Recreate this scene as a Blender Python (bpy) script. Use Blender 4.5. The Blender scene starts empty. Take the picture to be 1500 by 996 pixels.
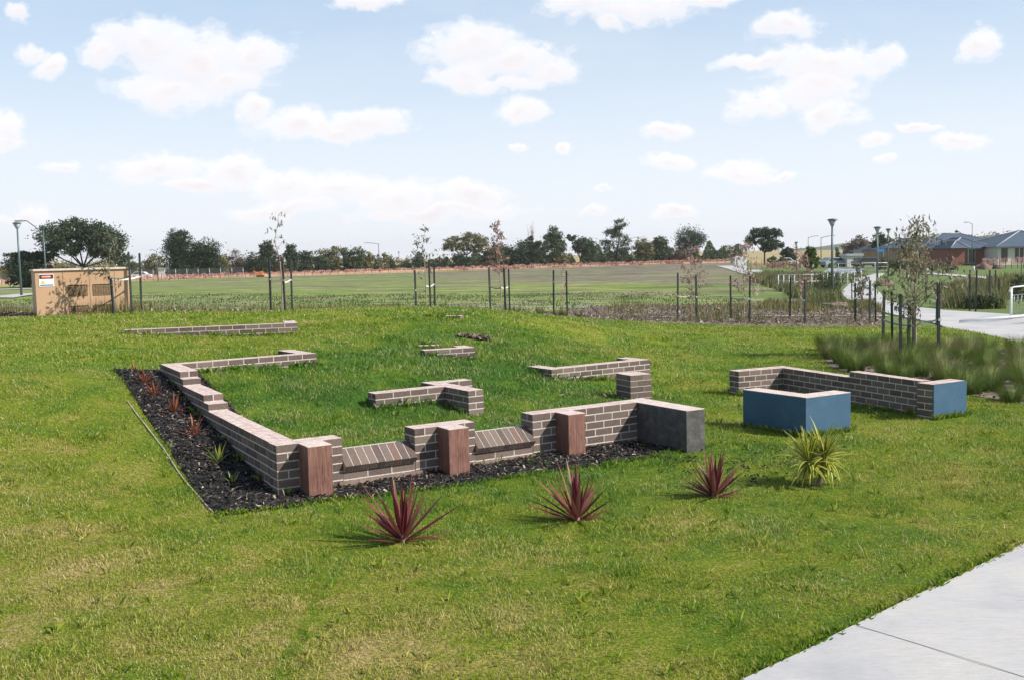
import bpy, bmesh, math, random
import numpy as np
from mathutils import Vector, Matrix
random.seed(7); RNG = np.random.default_rng(11)
sc = bpy.context.scene
COL = sc.collection
R = math.radians
# ------------------------------------------------------------------ camera frame
F, H = 1500.0, 2.25
PITCH, ROLL = math.atan(123/1500.0), R(1.43)
fw = np.array([0, math.cos(PITCH), -math.sin(PITCH)]); r0 = np.array([1.0, 0, 0]); u0 = np.cross(r0, fw)
CR = r0*math.cos(ROLL)-u0*math.sin(ROLL); CU = r0*math.sin(ROLL)+u0*math.cos(ROLL)
CAM = np.array([0, 0, H])
def ray(px, py): return fw+CR*(px-750)/F-CU*(py-498)/F
def un(px, py, z):
    d = ray(px, py); return CAM+d*((z-H)/d[2])
def atZ(px, py, Z): return CAM+ray(px, py)*Z

# ------------------------------------------------------------------ terrain height
CP = []
for px, py, z in [(0,996,0),(400,996,0),(750,996,0),(1100,996,0),(1500,996,0),(1500,800,0),(0,830,.0),(750,850,0),(315,755,0),(180,760,.03),
    (404,714,0),(600,690,0),(865,668,0),(1030,658,0),(1180,634,0),(1400,612,.02),(1246,628,0),(1088,618,0),(1500,680,0),
    (923,588,.12),(686,604,.15),(535,577,.40),(650,600,.22),(696,526,.43),(622,518,.57),(790,543,.30),(952,553,.08),(870,560,.13),(1010,545,.05),
    (1100,530,0),(1200,520,0),(1200,480,0),(1450,505,0),(470,540,.61),(300,549,.66),(436,488,.82),(181,492,.96),(300,489,.86),
    (600,640,.12),(500,620,.2),(0,545,.82),(100,545,.77),(165,541,.72),(240,645,.3),(0,680,.25),(200,590,.5),
    (610,499,.72),(700,497,.66),(650,466,.93),(800,480,.6),(880,500,.28),(740,560,.28),(560,530,.6),(0,470,1.02)]:
    p = un(px, py, z); CP.append((p[0], p[1], z))
CP += [(-14,24,1.06),(-9.5,26,1.04),(-6.5,28.8,.82),(-1,26,.93),(-2.4,30.8,.66),(1.5,33,.22),(5.8,35,.0),(8.5,35,0),(7.8,20.5,0),(12,25,0),(14.5,31,-.08),
       (-20,28,1.0),(-28,15,.7),(-25,40,.75),(-12,40,.6),(0,45,.1),(12,45,-.15),(20,30,-.1),(14,12,0),(20,15,0),(-20,5,0),(20,3,0),(-12,5,0),(0,-6,0),(-20,-6,0),(20,-6,0),
       (30,10,0),(-40,10,.6),(-33,69,.45),(17,53,-.4),(-10,70,-.1),(30,45,-.3),(30,70,-.5),(0,90,-.35),(-30,100,-.1),(40,100,-.6),(60,60,-.5),(-60,60,.5),(60,20,0),
       (0,130,-.5),(-60,130,-.3),(60,130,-.7),(90,90,-.6),(-90,90,.1),(-15,140,-.5),(90,140,-.7),(-90,140,-.4),(-90,20,.5),(90,10,0)]
CPa = np.array(CP)
def _phi(r2): return 0.5*r2*np.log(r2+1e-9)
def _tps(c, lam):
    n = len(c); d2 = ((c[:,None,:2]-c[None,:,:2])**2).sum(2)
    K = _phi(d2)+np.eye(n)*lam
    P = np.c_[np.ones(n), c[:,:2]]
    A = np.zeros((n+3, n+3)); A[:n,:n] = K; A[:n,n:] = P; A[n:,:n] = P.T
    return np.linalg.solve(A, np.r_[c[:,2], 0, 0, 0])
_w = _tps(CPa, 0.12)
GX0, GX1, GY0, GY1, GS = -90.0, 90.0, -6.0, 140.0, 0.5
gx = np.arange(GX0, GX1+.01, GS); gy = np.arange(GY0, GY1+.01, GS)
def _grid(gx, gy):
    X, Y = np.meshgrid(gx, gy); q = np.c_[X.ravel(), Y.ravel()]
    out = _w[-3]+q@_w[-2:]
    for i, (cx, cy, _) in enumerate(CPa): out += _w[i]*_phi((q[:,0]-cx)**2+(q[:,1]-cy)**2)
    return out.reshape(X.shape)
GRID = _grid(gx, gy)
FARZ = -.62
def hh(x, y):
    x = np.asarray(x, float); y = np.asarray(y, float)
    fx = np.clip((x-GX0)/GS, 0, len(gx)-1.001); fy = np.clip((y-GY0)/GS, 0, len(gy)-1.001)
    i = fx.astype(int); j = fy.astype(int); a = fx-i; b = fy-j
    a = a*a*(3-2*a)*.0+a
    v = (GRID[j,i]*(1-a)+GRID[j,i+1]*a)*(1-b)+(GRID[j+1,i]*(1-a)+GRID[j+1,i+1]*a)*b
    t = np.clip((np.maximum(y, 0)-95)/45, 0, 1); t = np.maximum(t, np.clip((np.abs(x)-55)/35, 0, 1)); t = t*t*(3-2*t)
    lump = .012*np.sin(x*2.3+1.7*np.sin(y*.9))*np.sin(y*1.9+1.3*np.sin(x*1.1))+.006*np.sin(x*5.1+y*2.2)*np.sin(y*4.7-x*1.3)
    near = np.clip(1-(y-18)/20, 0, 1)
    return v*(1-t)+FARZ*t+lump*near
def hz(x, y): return float(hh(x, y))
def G(px, py, lift=0.0):
    d = ray(px, py); t = 3.0; pt = t
    while t < 900:
        p = CAM+d*t
        if p[2] <= hz(p[0], p[1])+lift: break
        pt = t; t *= 1.01
    for _ in range(20):
        m = (pt+t)/2; p = CAM+d*m
        if p[2] <= hz(p[0], p[1])+lift: t = m
        else: pt = m
    p = CAM+d*t; return Vector((p[0], p[1], hz(p[0], p[1])))
def gz(px, Z, py=375):
    p = atZ(px, py, Z); return Vector((p[0], p[1], hz(p[0], p[1])))
def top_of(base, px, py):           # height above base at which the ray through (px,py) passes over the base
    d = ray(px, py); t = base.y/d[1]; return H+d[2]*t-base.z
# ------------------------------------------------------------------ object helpers
def tag(o, label=None, cat=None, group=None, kind=None):
    if label: o['label'] = label
    if cat: o['category'] = cat
    if group: o['group'] = group
    if kind: o['kind'] = kind
    return o
def empty(name, loc, rz=0, **k):
    o = bpy.data.objects.new(name, None); COL.objects.link(o); o.location = loc; o.rotation_euler = (0, 0, rz)
    o.empty_display_size = .1
    return tag(o, **k)
def link_mesh(name, me, parent=None, mats=()):
    for m in mats: me.materials.append(m)
    o = bpy.data.objects.new(name, me); COL.objects.link(o)
    if parent: o.parent = parent
    return o
def np_mesh(name, V, Fc, mats, parent=None, mi=None, smooth=False, attr=None):
    V = np.asarray(V, np.float32); Fc = np.asarray(Fc, np.int32); me = bpy.data.meshes.new(name)
    n, k = Fc.shape
    me.vertices.add(len(V)); me.vertices.foreach_set('co', V.ravel())
    me.loops.add(n*k); me.loops.foreach_set('vertex_index', Fc.ravel())
    me.polygons.add(n); me.polygons.foreach_set('loop_start', np.arange(0, n*k, k, dtype=np.int32)); me.polygons.foreach_set('loop_total', np.full(n, k, np.int32))
    if mi is not None: me.polygons.foreach_set('material_index', np.asarray(mi, np.int32))
    if smooth: me.polygons.foreach_set('use_smooth', np.ones(n, bool))
    me.update(calc_edges=True)
    if attr is not None:
        a = me.attributes.new('tint', 'FLOAT', 'POINT'); a.data.foreach_set('value', np.asarray(attr, np.float32))
    return link_mesh(name, me, parent, mats)
class MB:
    """collects shapes, builds ONE mesh"""
    def __init__(s): s.v = []; s.f = []; s.m = []; s.sm = []
    def add(s, vs, fs, m=0, sm=False):
        b = len(s.v); s.v += [tuple(v) for v in vs]; s.f += [tuple(b+i for i in f) for f in fs]; s.m += [m]*len(fs); s.sm += [sm]*len(fs)
    def box(s, o, a, b, c, m=0):
        o = Vector(o); a = Vector(a); b = Vector(b); c = Vector(c)
        vs = [o, o+a, o+a+b, o+b, o+c, o+a+c, o+a+b+c, o+b+c]
        s.add(vs, [(3,2,1,0),(4,5,6,7),(0,1,5,4),(1,2,6,5),(2,3,7,6),(3,0,4,7)], m)
    def cbox(s, c, sx, sy, sz, m=0, rz=0):
        ca, sa = math.cos(rz), math.sin(rz); ux = Vector((ca, sa, 0))*sx; uy = Vector((-sa, ca, 0))*sy
        s.box(Vector(c)-ux/2-uy/2-Vector((0,0,sz/2)), ux, uy, (0,0,sz), m)
    def tube(s, pts, rad, n=8, m=0, cap=True):
        pts = [Vector(p) for p in pts]; rad = list(rad) if hasattr(rad, '__len__') else [rad]*len(pts); b = len(s.v); ref = None
        for i, p in enumerate(pts):
            d = (pts[min(i+1, len(pts)-1)]-pts[max(i-1, 0)]).normalized()
            if ref is None: ref = d.orthogonal().normalized()
            ref = (ref-d*ref.dot(d)).normalized(); w = d.cross(ref)
            for k in range(n):
                t = 2*math.pi*k/n; s.v.append(tuple(p+(ref*math.cos(t)+w*math.sin(t))*rad[i]))
        for i in range(len(pts)-1):
            for k in range(n):
                k2 = (k+1)%n; s.f.append((b+i*n+k, b+i*n+k2, b+(i+1)*n+k2, b+(i+1)*n+k)); s.m.append(m); s.sm.append(True)
        if cap:
            for base, rev in ((b, True), (b+(len(pts)-1)*n, False)):
                f = [base+k for k in range(n)]; s.f.append(tuple(reversed(f) if rev else f)); s.m.append(m); s.sm.append(False)
    def lathe(s, c, prof, n=16, m=0):
        b = len(s.v); c = Vector(c)
        for r, z in prof:
            for k in range(n): t = 2*math.pi*k/n; s.v.append((c.x+r*math.cos(t), c.y+r*math.sin(t), c.z+z))
        for i in range(len(prof)-1):
            for k in range(n):
                k2 = (k+1)%n; s.f.append((b+i*n+k, b+i*n+k2, b+(i+1)*n+k2, b+(i+1)*n+k)); s.m.append(m); s.sm.append(True)
    def prism(s, poly, axis, ext, m=0):
        n = len(poly); e = Vector(ext); vs = [Vector(p) for p in poly]; vs2 = [p+e for p in vs]
        s.add(vs+vs2, [tuple(range(n))[::-1], tuple(range(n, 2*n))]+[(i, (i+1)%n, n+(i+1)%n, n+i) for i in range(n)], m)
    def build(s, name, mats, parent=None, bevel=0, loc=None):
        me = bpy.data.meshes.new(name)
        V = s.v
        if loc is not None: L = Vector(loc); V = [tuple(Vector(v)-L) for v in s.v]
        me.from_pydata(V, [], s.f); me.update()
        me.polygons.foreach_set('material_index', s.m); me.polygons.foreach_set('use_smooth', s.sm)
        if not isinstance(mats, (list, tuple)): mats = [mats]
        bm = bmesh.new(); bm.from_mesh(me); bmesh.ops.recalc_face_normals(bm, faces=bm.faces)
        if bevel: bmesh.ops.bevel(bm, geom=[e for e in bm.edges], offset=bevel, segments=2, affect='EDGES', profile=.6)
        bm.to_mesh(me); bm.free()
        o = link_mesh(name, me, parent, mats)
        if loc is not None: o.location = L
        return o
def copy_tree(o, parent=None):
    c = o.copy(); COL.objects.link(c); c.parent = parent
    for ch in [x for x in o.children]: copy_tree(ch, c)
    return c
# ------------------------------------------------------------------ material helpers
def new_mat(name):
    m = bpy.data.materials.new(name); m.use_nodes = True; nt = m.node_tree
    return m, nt, nt.nodes['Principled BSDF']
def N(nt, t, **k):
    n = nt.nodes.new(t)
    for a, b in k.items():
        if a.startswith('i_'): n.inputs[int(a[2:]) if a[2:].isdigit() else a[2:].replace('_', ' ')].default_value = b
        else: setattr(n, a, b)
    return n
def L(nt, a, b): nt.links.new(a, b)
def noise(nt, vec, scale, detail=5, rough=.6, dist=0):
    n = N(nt, 'ShaderNodeTexNoise'); n.inputs['Scale'].default_value = scale; n.inputs['Detail'].default_value = detail
    n.inputs['Roughness'].default_value = rough; n.inputs['Distortion'].default_value = dist
    if vec: L(nt, vec, n.inputs['Vector'])
    return n.outputs['Fac']
def ramp(nt, fac, stops, interp='LINEAR'):
    r = N(nt, 'ShaderNodeValToRGB'); cr = r.color_ramp; cr.interpolation = interp
    while len(cr.elements) < len(stops): cr.elements.new(.5)
    for e, (p, c) in zip(cr.elements, stops): e.position = p; e.color = (c if len(c) == 4 else (*c, 1)) if hasattr(c, '__len__') else (c, c, c, 1)
    L(nt, fac, r.inputs[0]); return r.outputs[0]
def mixc(nt, fac, a, b, blend='MIX'):
    m = N(nt, 'ShaderNodeMix', data_type='RGBA', blend_type=blend)
    for s, v in ((0, fac), (6, a), (7, b)):
        if hasattr(v, 'is_linked') or hasattr(v, 'links'): L(nt, v, m.inputs[s])
        elif hasattr(v, '__len__'): m.inputs[s].default_value = (*v, 1) if len(v) == 3 else v
        else: m.inputs[s].default_value = v
    return m.outputs[2]
def mth(nt, op, a, b=None, c=None, clamp=False):
    m = N(nt, 'ShaderNodeMath', operation=op, use_clamp=clamp)
    for i, v in enumerate((a, b, c)):
        if v is None: continue
        if hasattr(v, 'links'): L(nt, v, m.inputs[i])
        else: m.inputs[i].default_value = v
    return m.outputs[0]
def bump(nt, bs, h, strength=.4, dist=.01):
    b = N(nt, 'ShaderNodeBump'); b.inputs['Strength'].default_value = strength; b.inputs['Distance'].default_value = dist
    L(nt, h, b.inputs['Height']); L(nt, b.outputs[0], bs.inputs['Normal'])
def pos(nt): return N(nt, 'ShaderNodeNewGeometry').outputs['Position']
def objc(nt): return N(nt, 'ShaderNodeTexCoord').outputs['Object']
def island(nt): return N(nt, 'ShaderNodeNewGeometry').outputs['Random Per Island']
def mat(name, col, rough=.7, var=.15, scale=6, metal=0, bmp=.2, bscale=40, spec=.4, coord='o'):
    m, nt, bs = new_mat(name); v = objc(nt) if coord == 'o' else pos(nt)
    a = noise(nt, v, scale, 6, .65)
    lo = tuple(c*(1-var) for c in col); hi = tuple(min(1, c*(1+var)) for c in col)
    L(nt, ramp(nt, a, [(.3, lo), (.7, hi)]), bs.inputs['Base Color'])
    bs.inputs['Roughness'].default_value = rough; bs.inputs['Metallic'].default_value = metal; bs.inputs['Specular IOR Level'].default_value = spec
    if bmp: bump(nt, bs, noise(nt, v, bscale, 4), bmp, .004)
    return m
def leaf_mat(name, stops, rough=.55, trans=.25, use='island'):
    m, nt, bs = new_mat(name)
    fac = island(nt) if use == 'island' else N(nt, 'ShaderNodeAttribute', attribute_name='tint').outputs['Fac']
    c = ramp(nt, fac, stops); L(nt, c, bs.inputs['Base Color']); bs.inputs['Roughness'].default_value = rough; bs.inputs['Specular IOR Level'].default_value = .25
    tr = N(nt, 'ShaderNodeBsdfTranslucent'); L(nt, c, tr.inputs[0]); mx = N(nt, 'ShaderNodeMixShader'); mx.inputs[0].default_value = trans
    L(nt, bs.outputs[0], mx.inputs[1]); L(nt, tr.outputs[0], mx.inputs[2]); L(nt, mx.outputs[0], nt.nodes['Material Output'].inputs[0])
    return m
def lawn_color(nt, v, blades):
    """green / straw mottling shared by the turf and its blades, in world metres"""
    big = noise(nt, v, .33, 4, .6, .3); mid = noise(nt, v, 1.7, 5, .65, .4); fine = noise(nt, v, 9 if not blades else 14, 4, .7)
    sx = N(nt, 'ShaderNodeSeparateXYZ'); L(nt, v, sx.inputs[0])
    near = mth(nt, 'SUBTRACT', 1.0, mth(nt, 'DIVIDE', mth(nt, 'SUBTRACT', sx.outputs[1], 5.0), 6.5), clamp=True)   # thinner, drier turf beside the path
    left = mth(nt, 'MULTIPLY', near, mth(nt, 'SUBTRACT', .75, mth(nt, 'MULTIPLY', sx.outputs[0], .28), clamp=True))
    s = mth(nt, 'ADD', mth(nt, 'MULTIPLY', big, .42), mth(nt, 'MULTIPLY', mid, .58))
    s = mth(nt, 'ADD', s, mth(nt, 'MULTIPLY', left, .13))
    s = mth(nt, 'ADD', s, mth(nt, 'MULTIPLY', mth(nt, 'SUBTRACT', fine, .5), .46))
    # seam between two rolls of turf: a lusher strip
    seam = mth(nt, 'ABSOLUTE', mth(nt, 'ADD', mth(nt, 'ADD', sx.outputs[0], 1.33), mth(nt, 'MULTIPLY', mth(nt, 'SUBTRACT', mid, .5), .18)))
    seam = mth(nt, 'MULTIPLY', mth(nt, 'SUBTRACT', 1.0, mth(nt, 'DIVIDE', seam, .07), clamp=True), mth(nt, 'SUBTRACT', 8.2, sx.outputs[1], clamp=True))
    s = mth(nt, 'SUBTRACT', s, mth(nt, 'MULTIPLY', seam, .12))
    # lusher, darker sward on the mound
    dx = mth(nt, 'ADD', sx.outputs[0], .8); dy = mth(nt, 'SUBTRACT', sx.outputs[1], 15.5)
    rr = mth(nt, 'ADD', mth(nt, 'POWER', mth(nt, 'DIVIDE', dx, 3.4), 2.0), mth(nt, 'POWER', mth(nt, 'DIVIDE', dy, 8.0), 2.0))
    lush = mth(nt, 'SUBTRACT', 1.25, rr, clamp=True)
    s = mth(nt, 'SUBTRACT', s, mth(nt, 'MULTIPLY', lush, .15))
    k = LAWN_K
    col = ramp(nt, s, [(.30, tuple(k*c for c in (.034,.108,.010))), (.43, tuple(k*c for c in (.090,.158,.010))), (.545, tuple(k*c for c in (.158,.196,.014))),
                       (.64, tuple(k*c for c in (.24,.222,.048))), (.76, tuple(k*c for c in (.36,.28,.12)))])
    return col, s
LAWN_K = 1.70
M = {}
def build_mats():
    # lawn soil/thatch, with fine dark flecks painted as soil and shade between blades
    m, nt, bs = new_mat('turf'); v = pos(nt); c, s = lawn_color(nt, v, False)
    c = mixc(nt, ramp(nt, noise(nt, v, 45, 4, .75), [(.42, .0), (.58, .75)]), c, (.07, .085, .025))
    L(nt, c, bs.inputs['Base Color']); bs.inputs['Roughness'].default_value = .95; bs.inputs['Specular IOR Level'].default_value = .1
    bump(nt, bs, noise(nt, v, 55, 5, .75), .9, .03); M['turf'] = m
    # blades
    m, nt, bs = new_mat('grass_blade'); v = pos(nt); c, s = lawn_color(nt, v, True)
    t = N(nt, 'ShaderNodeAttribute', attribute_name='tint').outputs['Fac']
    c = mixc(nt, ramp(nt, t, [(0, 0.0), (.5, .0), (.75, .35), (1, .9)]), c, (.62, .53, .30))
    c = mixc(nt, ramp(nt, t, [(0, .95), (.35, 0.0), (1, .0)]), c, (.05, .16, .013))
    L(nt, c, bs.inputs['Base Color']); bs.inputs['Roughness'].default_value = .6; bs.inputs['Specular IOR Level'].default_value = .2
    tr = N(nt, 'ShaderNodeBsdfTranslucent'); L(nt, c, tr.inputs[0]); mx = N(nt, 'ShaderNodeMixShader'); mx.inputs[0].default_value = .3
    L(nt, bs.outputs[0], mx.inputs[1]); L(nt, tr.outputs[0], mx.inputs[2]); L(nt, mx.outputs[0], nt.nodes['Material Output'].inputs[0]); M['blade'] = m
    # ground far: dry paddock
    m, nt, bs = new_mat('dry_paddock'); v = pos(nt)
    L(nt, ramp(nt, noise(nt, v, .02, 5), [(.3, (.24,.2,.085)), (.55, (.40,.31,.13)), (.75, (.2,.22,.07))]), bs.inputs['Base Color']); bs.inputs['Roughness'].default_value = .95; M['paddock'] = m
    # field
    m, nt, bs = new_mat('weedy_field'); v = pos(nt); sx = N(nt, 'ShaderNodeSeparateXYZ'); L(nt, v, sx.inputs[0])
    mp = N(nt, 'ShaderNodeMapping'); mp.inputs['Scale'].default_value = (.35, 1, 1); L(nt, v, mp.inputs[0])
    nb = noise(nt, mp.outputs[0], .07, 5, .65, .6); nm = noise(nt, mp.outputs[0], .35, 6, .7, .4); nf = noise(nt, v, 3.0, 5, .75)
    n15 = noise(nt, mp.outputs[0], .22, 5, .72, .5); n90 = noise(nt, mp.outputs[0], 1.1, 6, .78, .3); nq = n90
    green = ramp(nt, n15, [(.38, (.10,.17,.022)), (.46, (.155,.24,.03)), (.53, (.21,.26,.05)), (.59, (.24,.21,.12)), (.65, (.32,.28,.23))])
    brown = ramp(nt, n15, [(.40, (.12,.095,.08)), (.5, (.20,.155,.135)), (.57, (.17,.18,.08)), (.63, (.27,.225,.19))])
    fv = ramp(nt, n90, [(.40, (.42,.42,.42)), (.5, (.9,.9,.9)), (.60, (1.5,1.4,1.35))])
    green = mixc(nt, 1.0, green, fv, 'MULTIPLY'); brown = mixc(nt, 1.0, brown, fv, 'MULTIPLY')
    soil = ramp(nt, nq, [(.4, (.15,.15,.09)), (.6, (.32,.29,.25))])
    b = mth(nt, 'DIVIDE', mth(nt, 'SUBTRACT', sx.outputs[1], 88.0), 90.0)
    b = mth(nt, 'ADD', b, mth(nt, 'MULTIPLY', mth(nt, 'SUBTRACT', nb, .5), 9.0)); b = mth(nt, 'ADD', b, mth(nt, 'MULTIPLY', mth(nt, 'SUBTRACT', nm, .5), 4.0))
    b = mth(nt, 'ADD', b, mth(nt, 'DIVIDE', mth(nt, 'ADD', sx.outputs[0], 2.0), 45.0), clamp=True)
    c = mixc(nt, mth(nt, 'MULTIPLY', b, .92), green, brown)
    # worn soil near the mulch strip
    so = mth(nt, 'SUBTRACT', 1.0, mth(nt, 'ABSOLUTE', mth(nt, 'DIVIDE', mth(nt, 'SUBTRACT', sx.outputs[1], 45.0), 14.0)), clamp=True)
    so = mth(nt, 'MULTIPLY', so, ramp(nt, nm, [(.49, 0.0), (.57, 1.0)]))
    c = mixc(nt, so, c, soil); L(nt, c, bs.inputs['Base Color']); bs.inputs['Roughness'].default_value = .95; bump(nt, bs, nf, .8, .08); M['field'] = m
    # mulch
    def mulch(name, a, b, c3, sc):
        m, nt, bs = new_mat(name); v = pos(nt); vo = N(nt, 'ShaderNodeTexVoronoi'); vo.inputs['Scale'].default_value = sc; L(nt, v, vo.inputs['Vector'])
        L(nt, ramp(nt, vo.outputs['Color'], [(.1, a), (.6, b), (.95, c3)]), bs.inputs['Base Color']); bs.inputs['Roughness'].default_value = .9
        bump(nt, bs, vo.outputs['Distance'], .8, .02); return m
    M['mulch'] = mulch('black_mulch', (.008,.007,.007), (.022,.019,.017), (.06,.05,.045), 45)
    M['bark'] = mulch('bark_mulch', (.07,.05,.04), (.17,.125,.10), (.34,.28,.24), 14)
    m, nt, bs = new_mat('mulch_chip'); L(nt, ramp(nt, island(nt), [(0, (.006,.006,.006)), (.55, (.018,.016,.016)), (.8, (.05,.042,.037)), (.92, (.13,.10,.08)), (.98, (.42,.34,.27)), (1, (.5,.42,.34))]), bs.inputs['Base Color']); bs.inputs['Roughness'].default_value = .7; M['chip'] = m
    m, nt, bs = new_mat('bark_chip'); L(nt, ramp(nt, island(nt), [(0, (.05,.035,.03)), (.5, (.16,.115,.09)), (.85, (.30,.23,.19)), (1, (.55,.48,.42))]), bs.inputs['Base Color']); bs.inputs['Roughness'].default_value = .8; M['barkchip'] = m
    # concrete path
    m, nt, bs = new_mat('path_concrete'); v = pos(nt); mp = N(nt, 'ShaderNodeMapping'); mp.inputs['Rotation'].default_value = (0,0,R(-38)); mp.inputs['Scale'].default_value = (1, 14, 1); L(nt, v, mp.inputs[0])
    broom = noise(nt, mp.outputs[0], 9, 4, .7); st = noise(nt, v, .9, 5, .6, .4); gr = noise(nt, v, 260, 2)
    c = ramp(nt, st, [(.36, (.41,.415,.43)), (.5, (.52,.52,.525)), (.60, (.57,.55,.52))]); c = mixc(nt, ramp(nt, broom, [(.40, 0.0), (.62, .5)]), c, (.36,.36,.37)); c = mixc(nt, ramp(nt, gr, [(.52, 0.0), (.66, .5)]), c, (.25,.24,.24))
    L(nt, c, bs.inputs['Base Color']); bs.inputs['Roughness'].default_value = .85; bump(nt, bs, mth(nt, 'ADD', broom, mth(nt, 'MULTIPLY', gr, .5)), .35, .003); M['concrete'] = m
    # brick
    m, nt, bs = new_mat('grey_brick'); v = pos(nt); isl = island(nt); g = N(nt, 'ShaderNodeNewGeometry')
    c = ramp(nt, isl, [(0, (.090,.066,.058)), (.35, (.128,.095,.082)), (.7, (.158,.12,.102)), (.95, (.20,.152,.128)), (.98, (.18,.10,.08)), (1, (.19,.105,.082))])
    n1 = noise(nt, v, 30, 6, .75); n2 = noise(nt, v, 240, 3, .7)
    c = mixc(nt, ramp(nt, n1, [(.4, 0.0), (.75, .35)]), c, (.26,.235,.22)); c = mixc(nt, ramp(nt, n2, [(.5, 0.0), (.7, .3)]), c, (.05,.045,.045))
    # bed faces of the cut courses are raw pinkish clay smeared with mortar
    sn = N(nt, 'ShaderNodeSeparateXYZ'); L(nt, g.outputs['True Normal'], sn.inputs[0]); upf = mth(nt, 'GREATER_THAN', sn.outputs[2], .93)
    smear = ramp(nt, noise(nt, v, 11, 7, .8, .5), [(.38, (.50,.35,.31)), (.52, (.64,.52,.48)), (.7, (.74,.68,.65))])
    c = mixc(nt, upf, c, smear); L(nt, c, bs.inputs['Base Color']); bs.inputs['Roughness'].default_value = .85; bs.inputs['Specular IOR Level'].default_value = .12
    bump(nt, bs, mth(nt, 'ADD', n1, mth(nt, 'MULTIPLY', n2, .4)), .5, .006); M['brick'] = m
    m, nt, bs = new_mat('mortar'); v = pos(nt); n1 = noise(nt, v, 40, 6, .7)
    L(nt, ramp(nt, n1, [(.35, (.42,.38,.35)), (.6, (.62,.57,.53))]), bs.inputs['Base Color']); bs.inputs['Roughness'].default_value = .95; bump(nt, bs, n1, .5, .004); M['mortar'] = m
    # rendered pinkish cap
    m, nt, bs = new_mat('bare_top'); v = pos(nt); n1 = noise(nt, v, 12, 8, .8, .4); n2 = noise(nt, v, 160, 2)
    c = ramp(nt, n1, [(.35, (.50,.36,.32)), (.50, (.64,.53,.49)), (.68, (.74,.68,.65))]); c = mixc(nt, ramp(nt, n2, [(.5, 0.0), (.75, .3)]), c, (.25,.2,.18))
    L(nt, c, bs.inputs['Base Color']); bs.inputs['Roughness'].default_value = .9; bump(nt, bs, n1, .4, .005); M['cap'] = m
    # timber-look cladding
    m, nt, bs = new_mat('red_timber'); v = pos(nt); mp = N(nt, 'ShaderNodeMapping'); mp.inputs['Scale'].default_value = (22, 22, 1.1); L(nt, v, mp.inputs[0])
    n1 = noise(nt, mp.outputs[0], 3.2, 8, .78, 1.6); n2 = noise(nt, v, 3.5, 4); n3 = noise(nt, v, 130, 2)
    c = ramp(nt, n1, [(.40, (.075,.032,.024)), (.5, (.165,.074,.055)), (.6, (.26,.135,.105))]); c = mixc(nt, ramp(nt, n2, [(.45, 0.0), (.8, .5)]), c, (.30,.165,.13))
    c = mixc(nt, ramp(nt, n3, [(.68, 0.0), (.78, .5)]), c, (.45,.33,.28))
    L(nt, c, bs.inputs['Base Color']); bs.inputs['Roughness'].default_value = .6; bump(nt, bs, n1, .35, .003); M['timber'] = m
    # dark stone
    m, nt, bs = new_mat('dark_stone'); v = pos(nt); n1 = noise(nt, v, 9, 8, .8, .1); n2 = noise(nt, v, 90, 3)
    c = ramp(nt, n1, [(.38, (.055,.055,.056)), (.5, (.085,.084,.084)), (.64, (.14,.135,.13))]); c = mixc(nt, ramp(nt, n2, [(.5, 0.0), (.8, .5)]), c, (.22,.21,.2))
    L(nt, c, bs.inputs['Base Color']); bs.inputs['Roughness'].default_value = .75; bs.inputs['Specular IOR Level'].default_value = .15; bump(nt, bs, n2, .3, .003); M['stone'] = m
    m, nt, bs = new_mat('blue_panel'); v = pos(nt); n1 = noise(nt, v, 4, 8, .7, .3); n2 = noise(nt, v, 120, 3)
    c = ramp(nt, n1, [(.30, (.046,.104,.172)), (.52, (.054,.115,.188)), (.74, (.075,.138,.21))]); c = mixc(nt, ramp(nt, n2, [(.55, 0.0), (.8, .25)]), c, (.35,.42,.48))
    L(nt, c, bs.inputs['Base Color']); bs.inputs['Roughness'].default_value = .7; bs.inputs['Specular IOR Level'].default_value = .15; bump(nt, bs, n2, .12, .002); M['blue'] = m
    M['stake'] = mat('dark_stake', (.035,.045,.045), .75, .35, 8, bmp=.5)
    M['tie'] = mat('webbing_tie', (.35,.32,.28), .9, .3, 8)
    M['pale_tie'] = mat('pale_tie', (.62,.6,.58), .9, .1, 8)
    M['bark_trunk'] = mat('grey_bark', (.14,.11,.085), .9, .4, 9, bmp=.6)
    M['pale_trunk'] = mat('pale_bark', (.30,.24,.19), .85, .3, 12, bmp=.4)
    M['dark_trunk'] = mat('dark_bark', (.05,.042,.035), .9, .4, 5)
    M['pole'] = mat('grey_green_paint', (.10,.14,.15), .45, .1, 3, .3, bmp=0)
    M['galv'] = mat('galvanised_steel', (.50,.52,.53), .4, .1, 8, .6, bmp=0)
    M['white'] = mat('white_paint', (.75,.77,.78), .4, .06, 5, bmp=.05)
    M['glass'] = mat('dark_glass', (.02,.03,.035), .1, .2, 2, bmp=0, spec=.6)
    M['lens'] = mat('lamp_lens', (.35,.42,.45), .3, .1, 5, bmp=0)
    m, nt, bs = new_mat('tan_cabinet'); v = objc(nt); n1 = noise(nt, v, 1.6, 5, .6); n2 = noise(nt, v, 30, 4)
    L(nt, mixc(nt, ramp(nt, n2, [(.5, 0.0), (.9, .4)]), ramp(nt, n1, [(.3, (.45,.285,.175)), (.7, (.50,.325,.205))]), (.33,.22,.13)), bs.inputs['Base Color']); bs.inputs['Roughness'].default_value = .55; M['tan'] = m
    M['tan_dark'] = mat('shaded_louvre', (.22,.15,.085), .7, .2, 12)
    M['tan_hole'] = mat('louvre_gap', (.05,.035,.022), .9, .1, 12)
    M['sign_white'] = mat('sign_white', (.8,.8,.8), .35, .02, 5, bmp=0)
    M['sign_black'] = mat('sign_black', (.015,.015,.018), .4, .1, 5, bmp=0)
    M['sign_red'] = mat('sign_red', (.62,.03,.03), .35, .05, 5, bmp=0)
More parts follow.
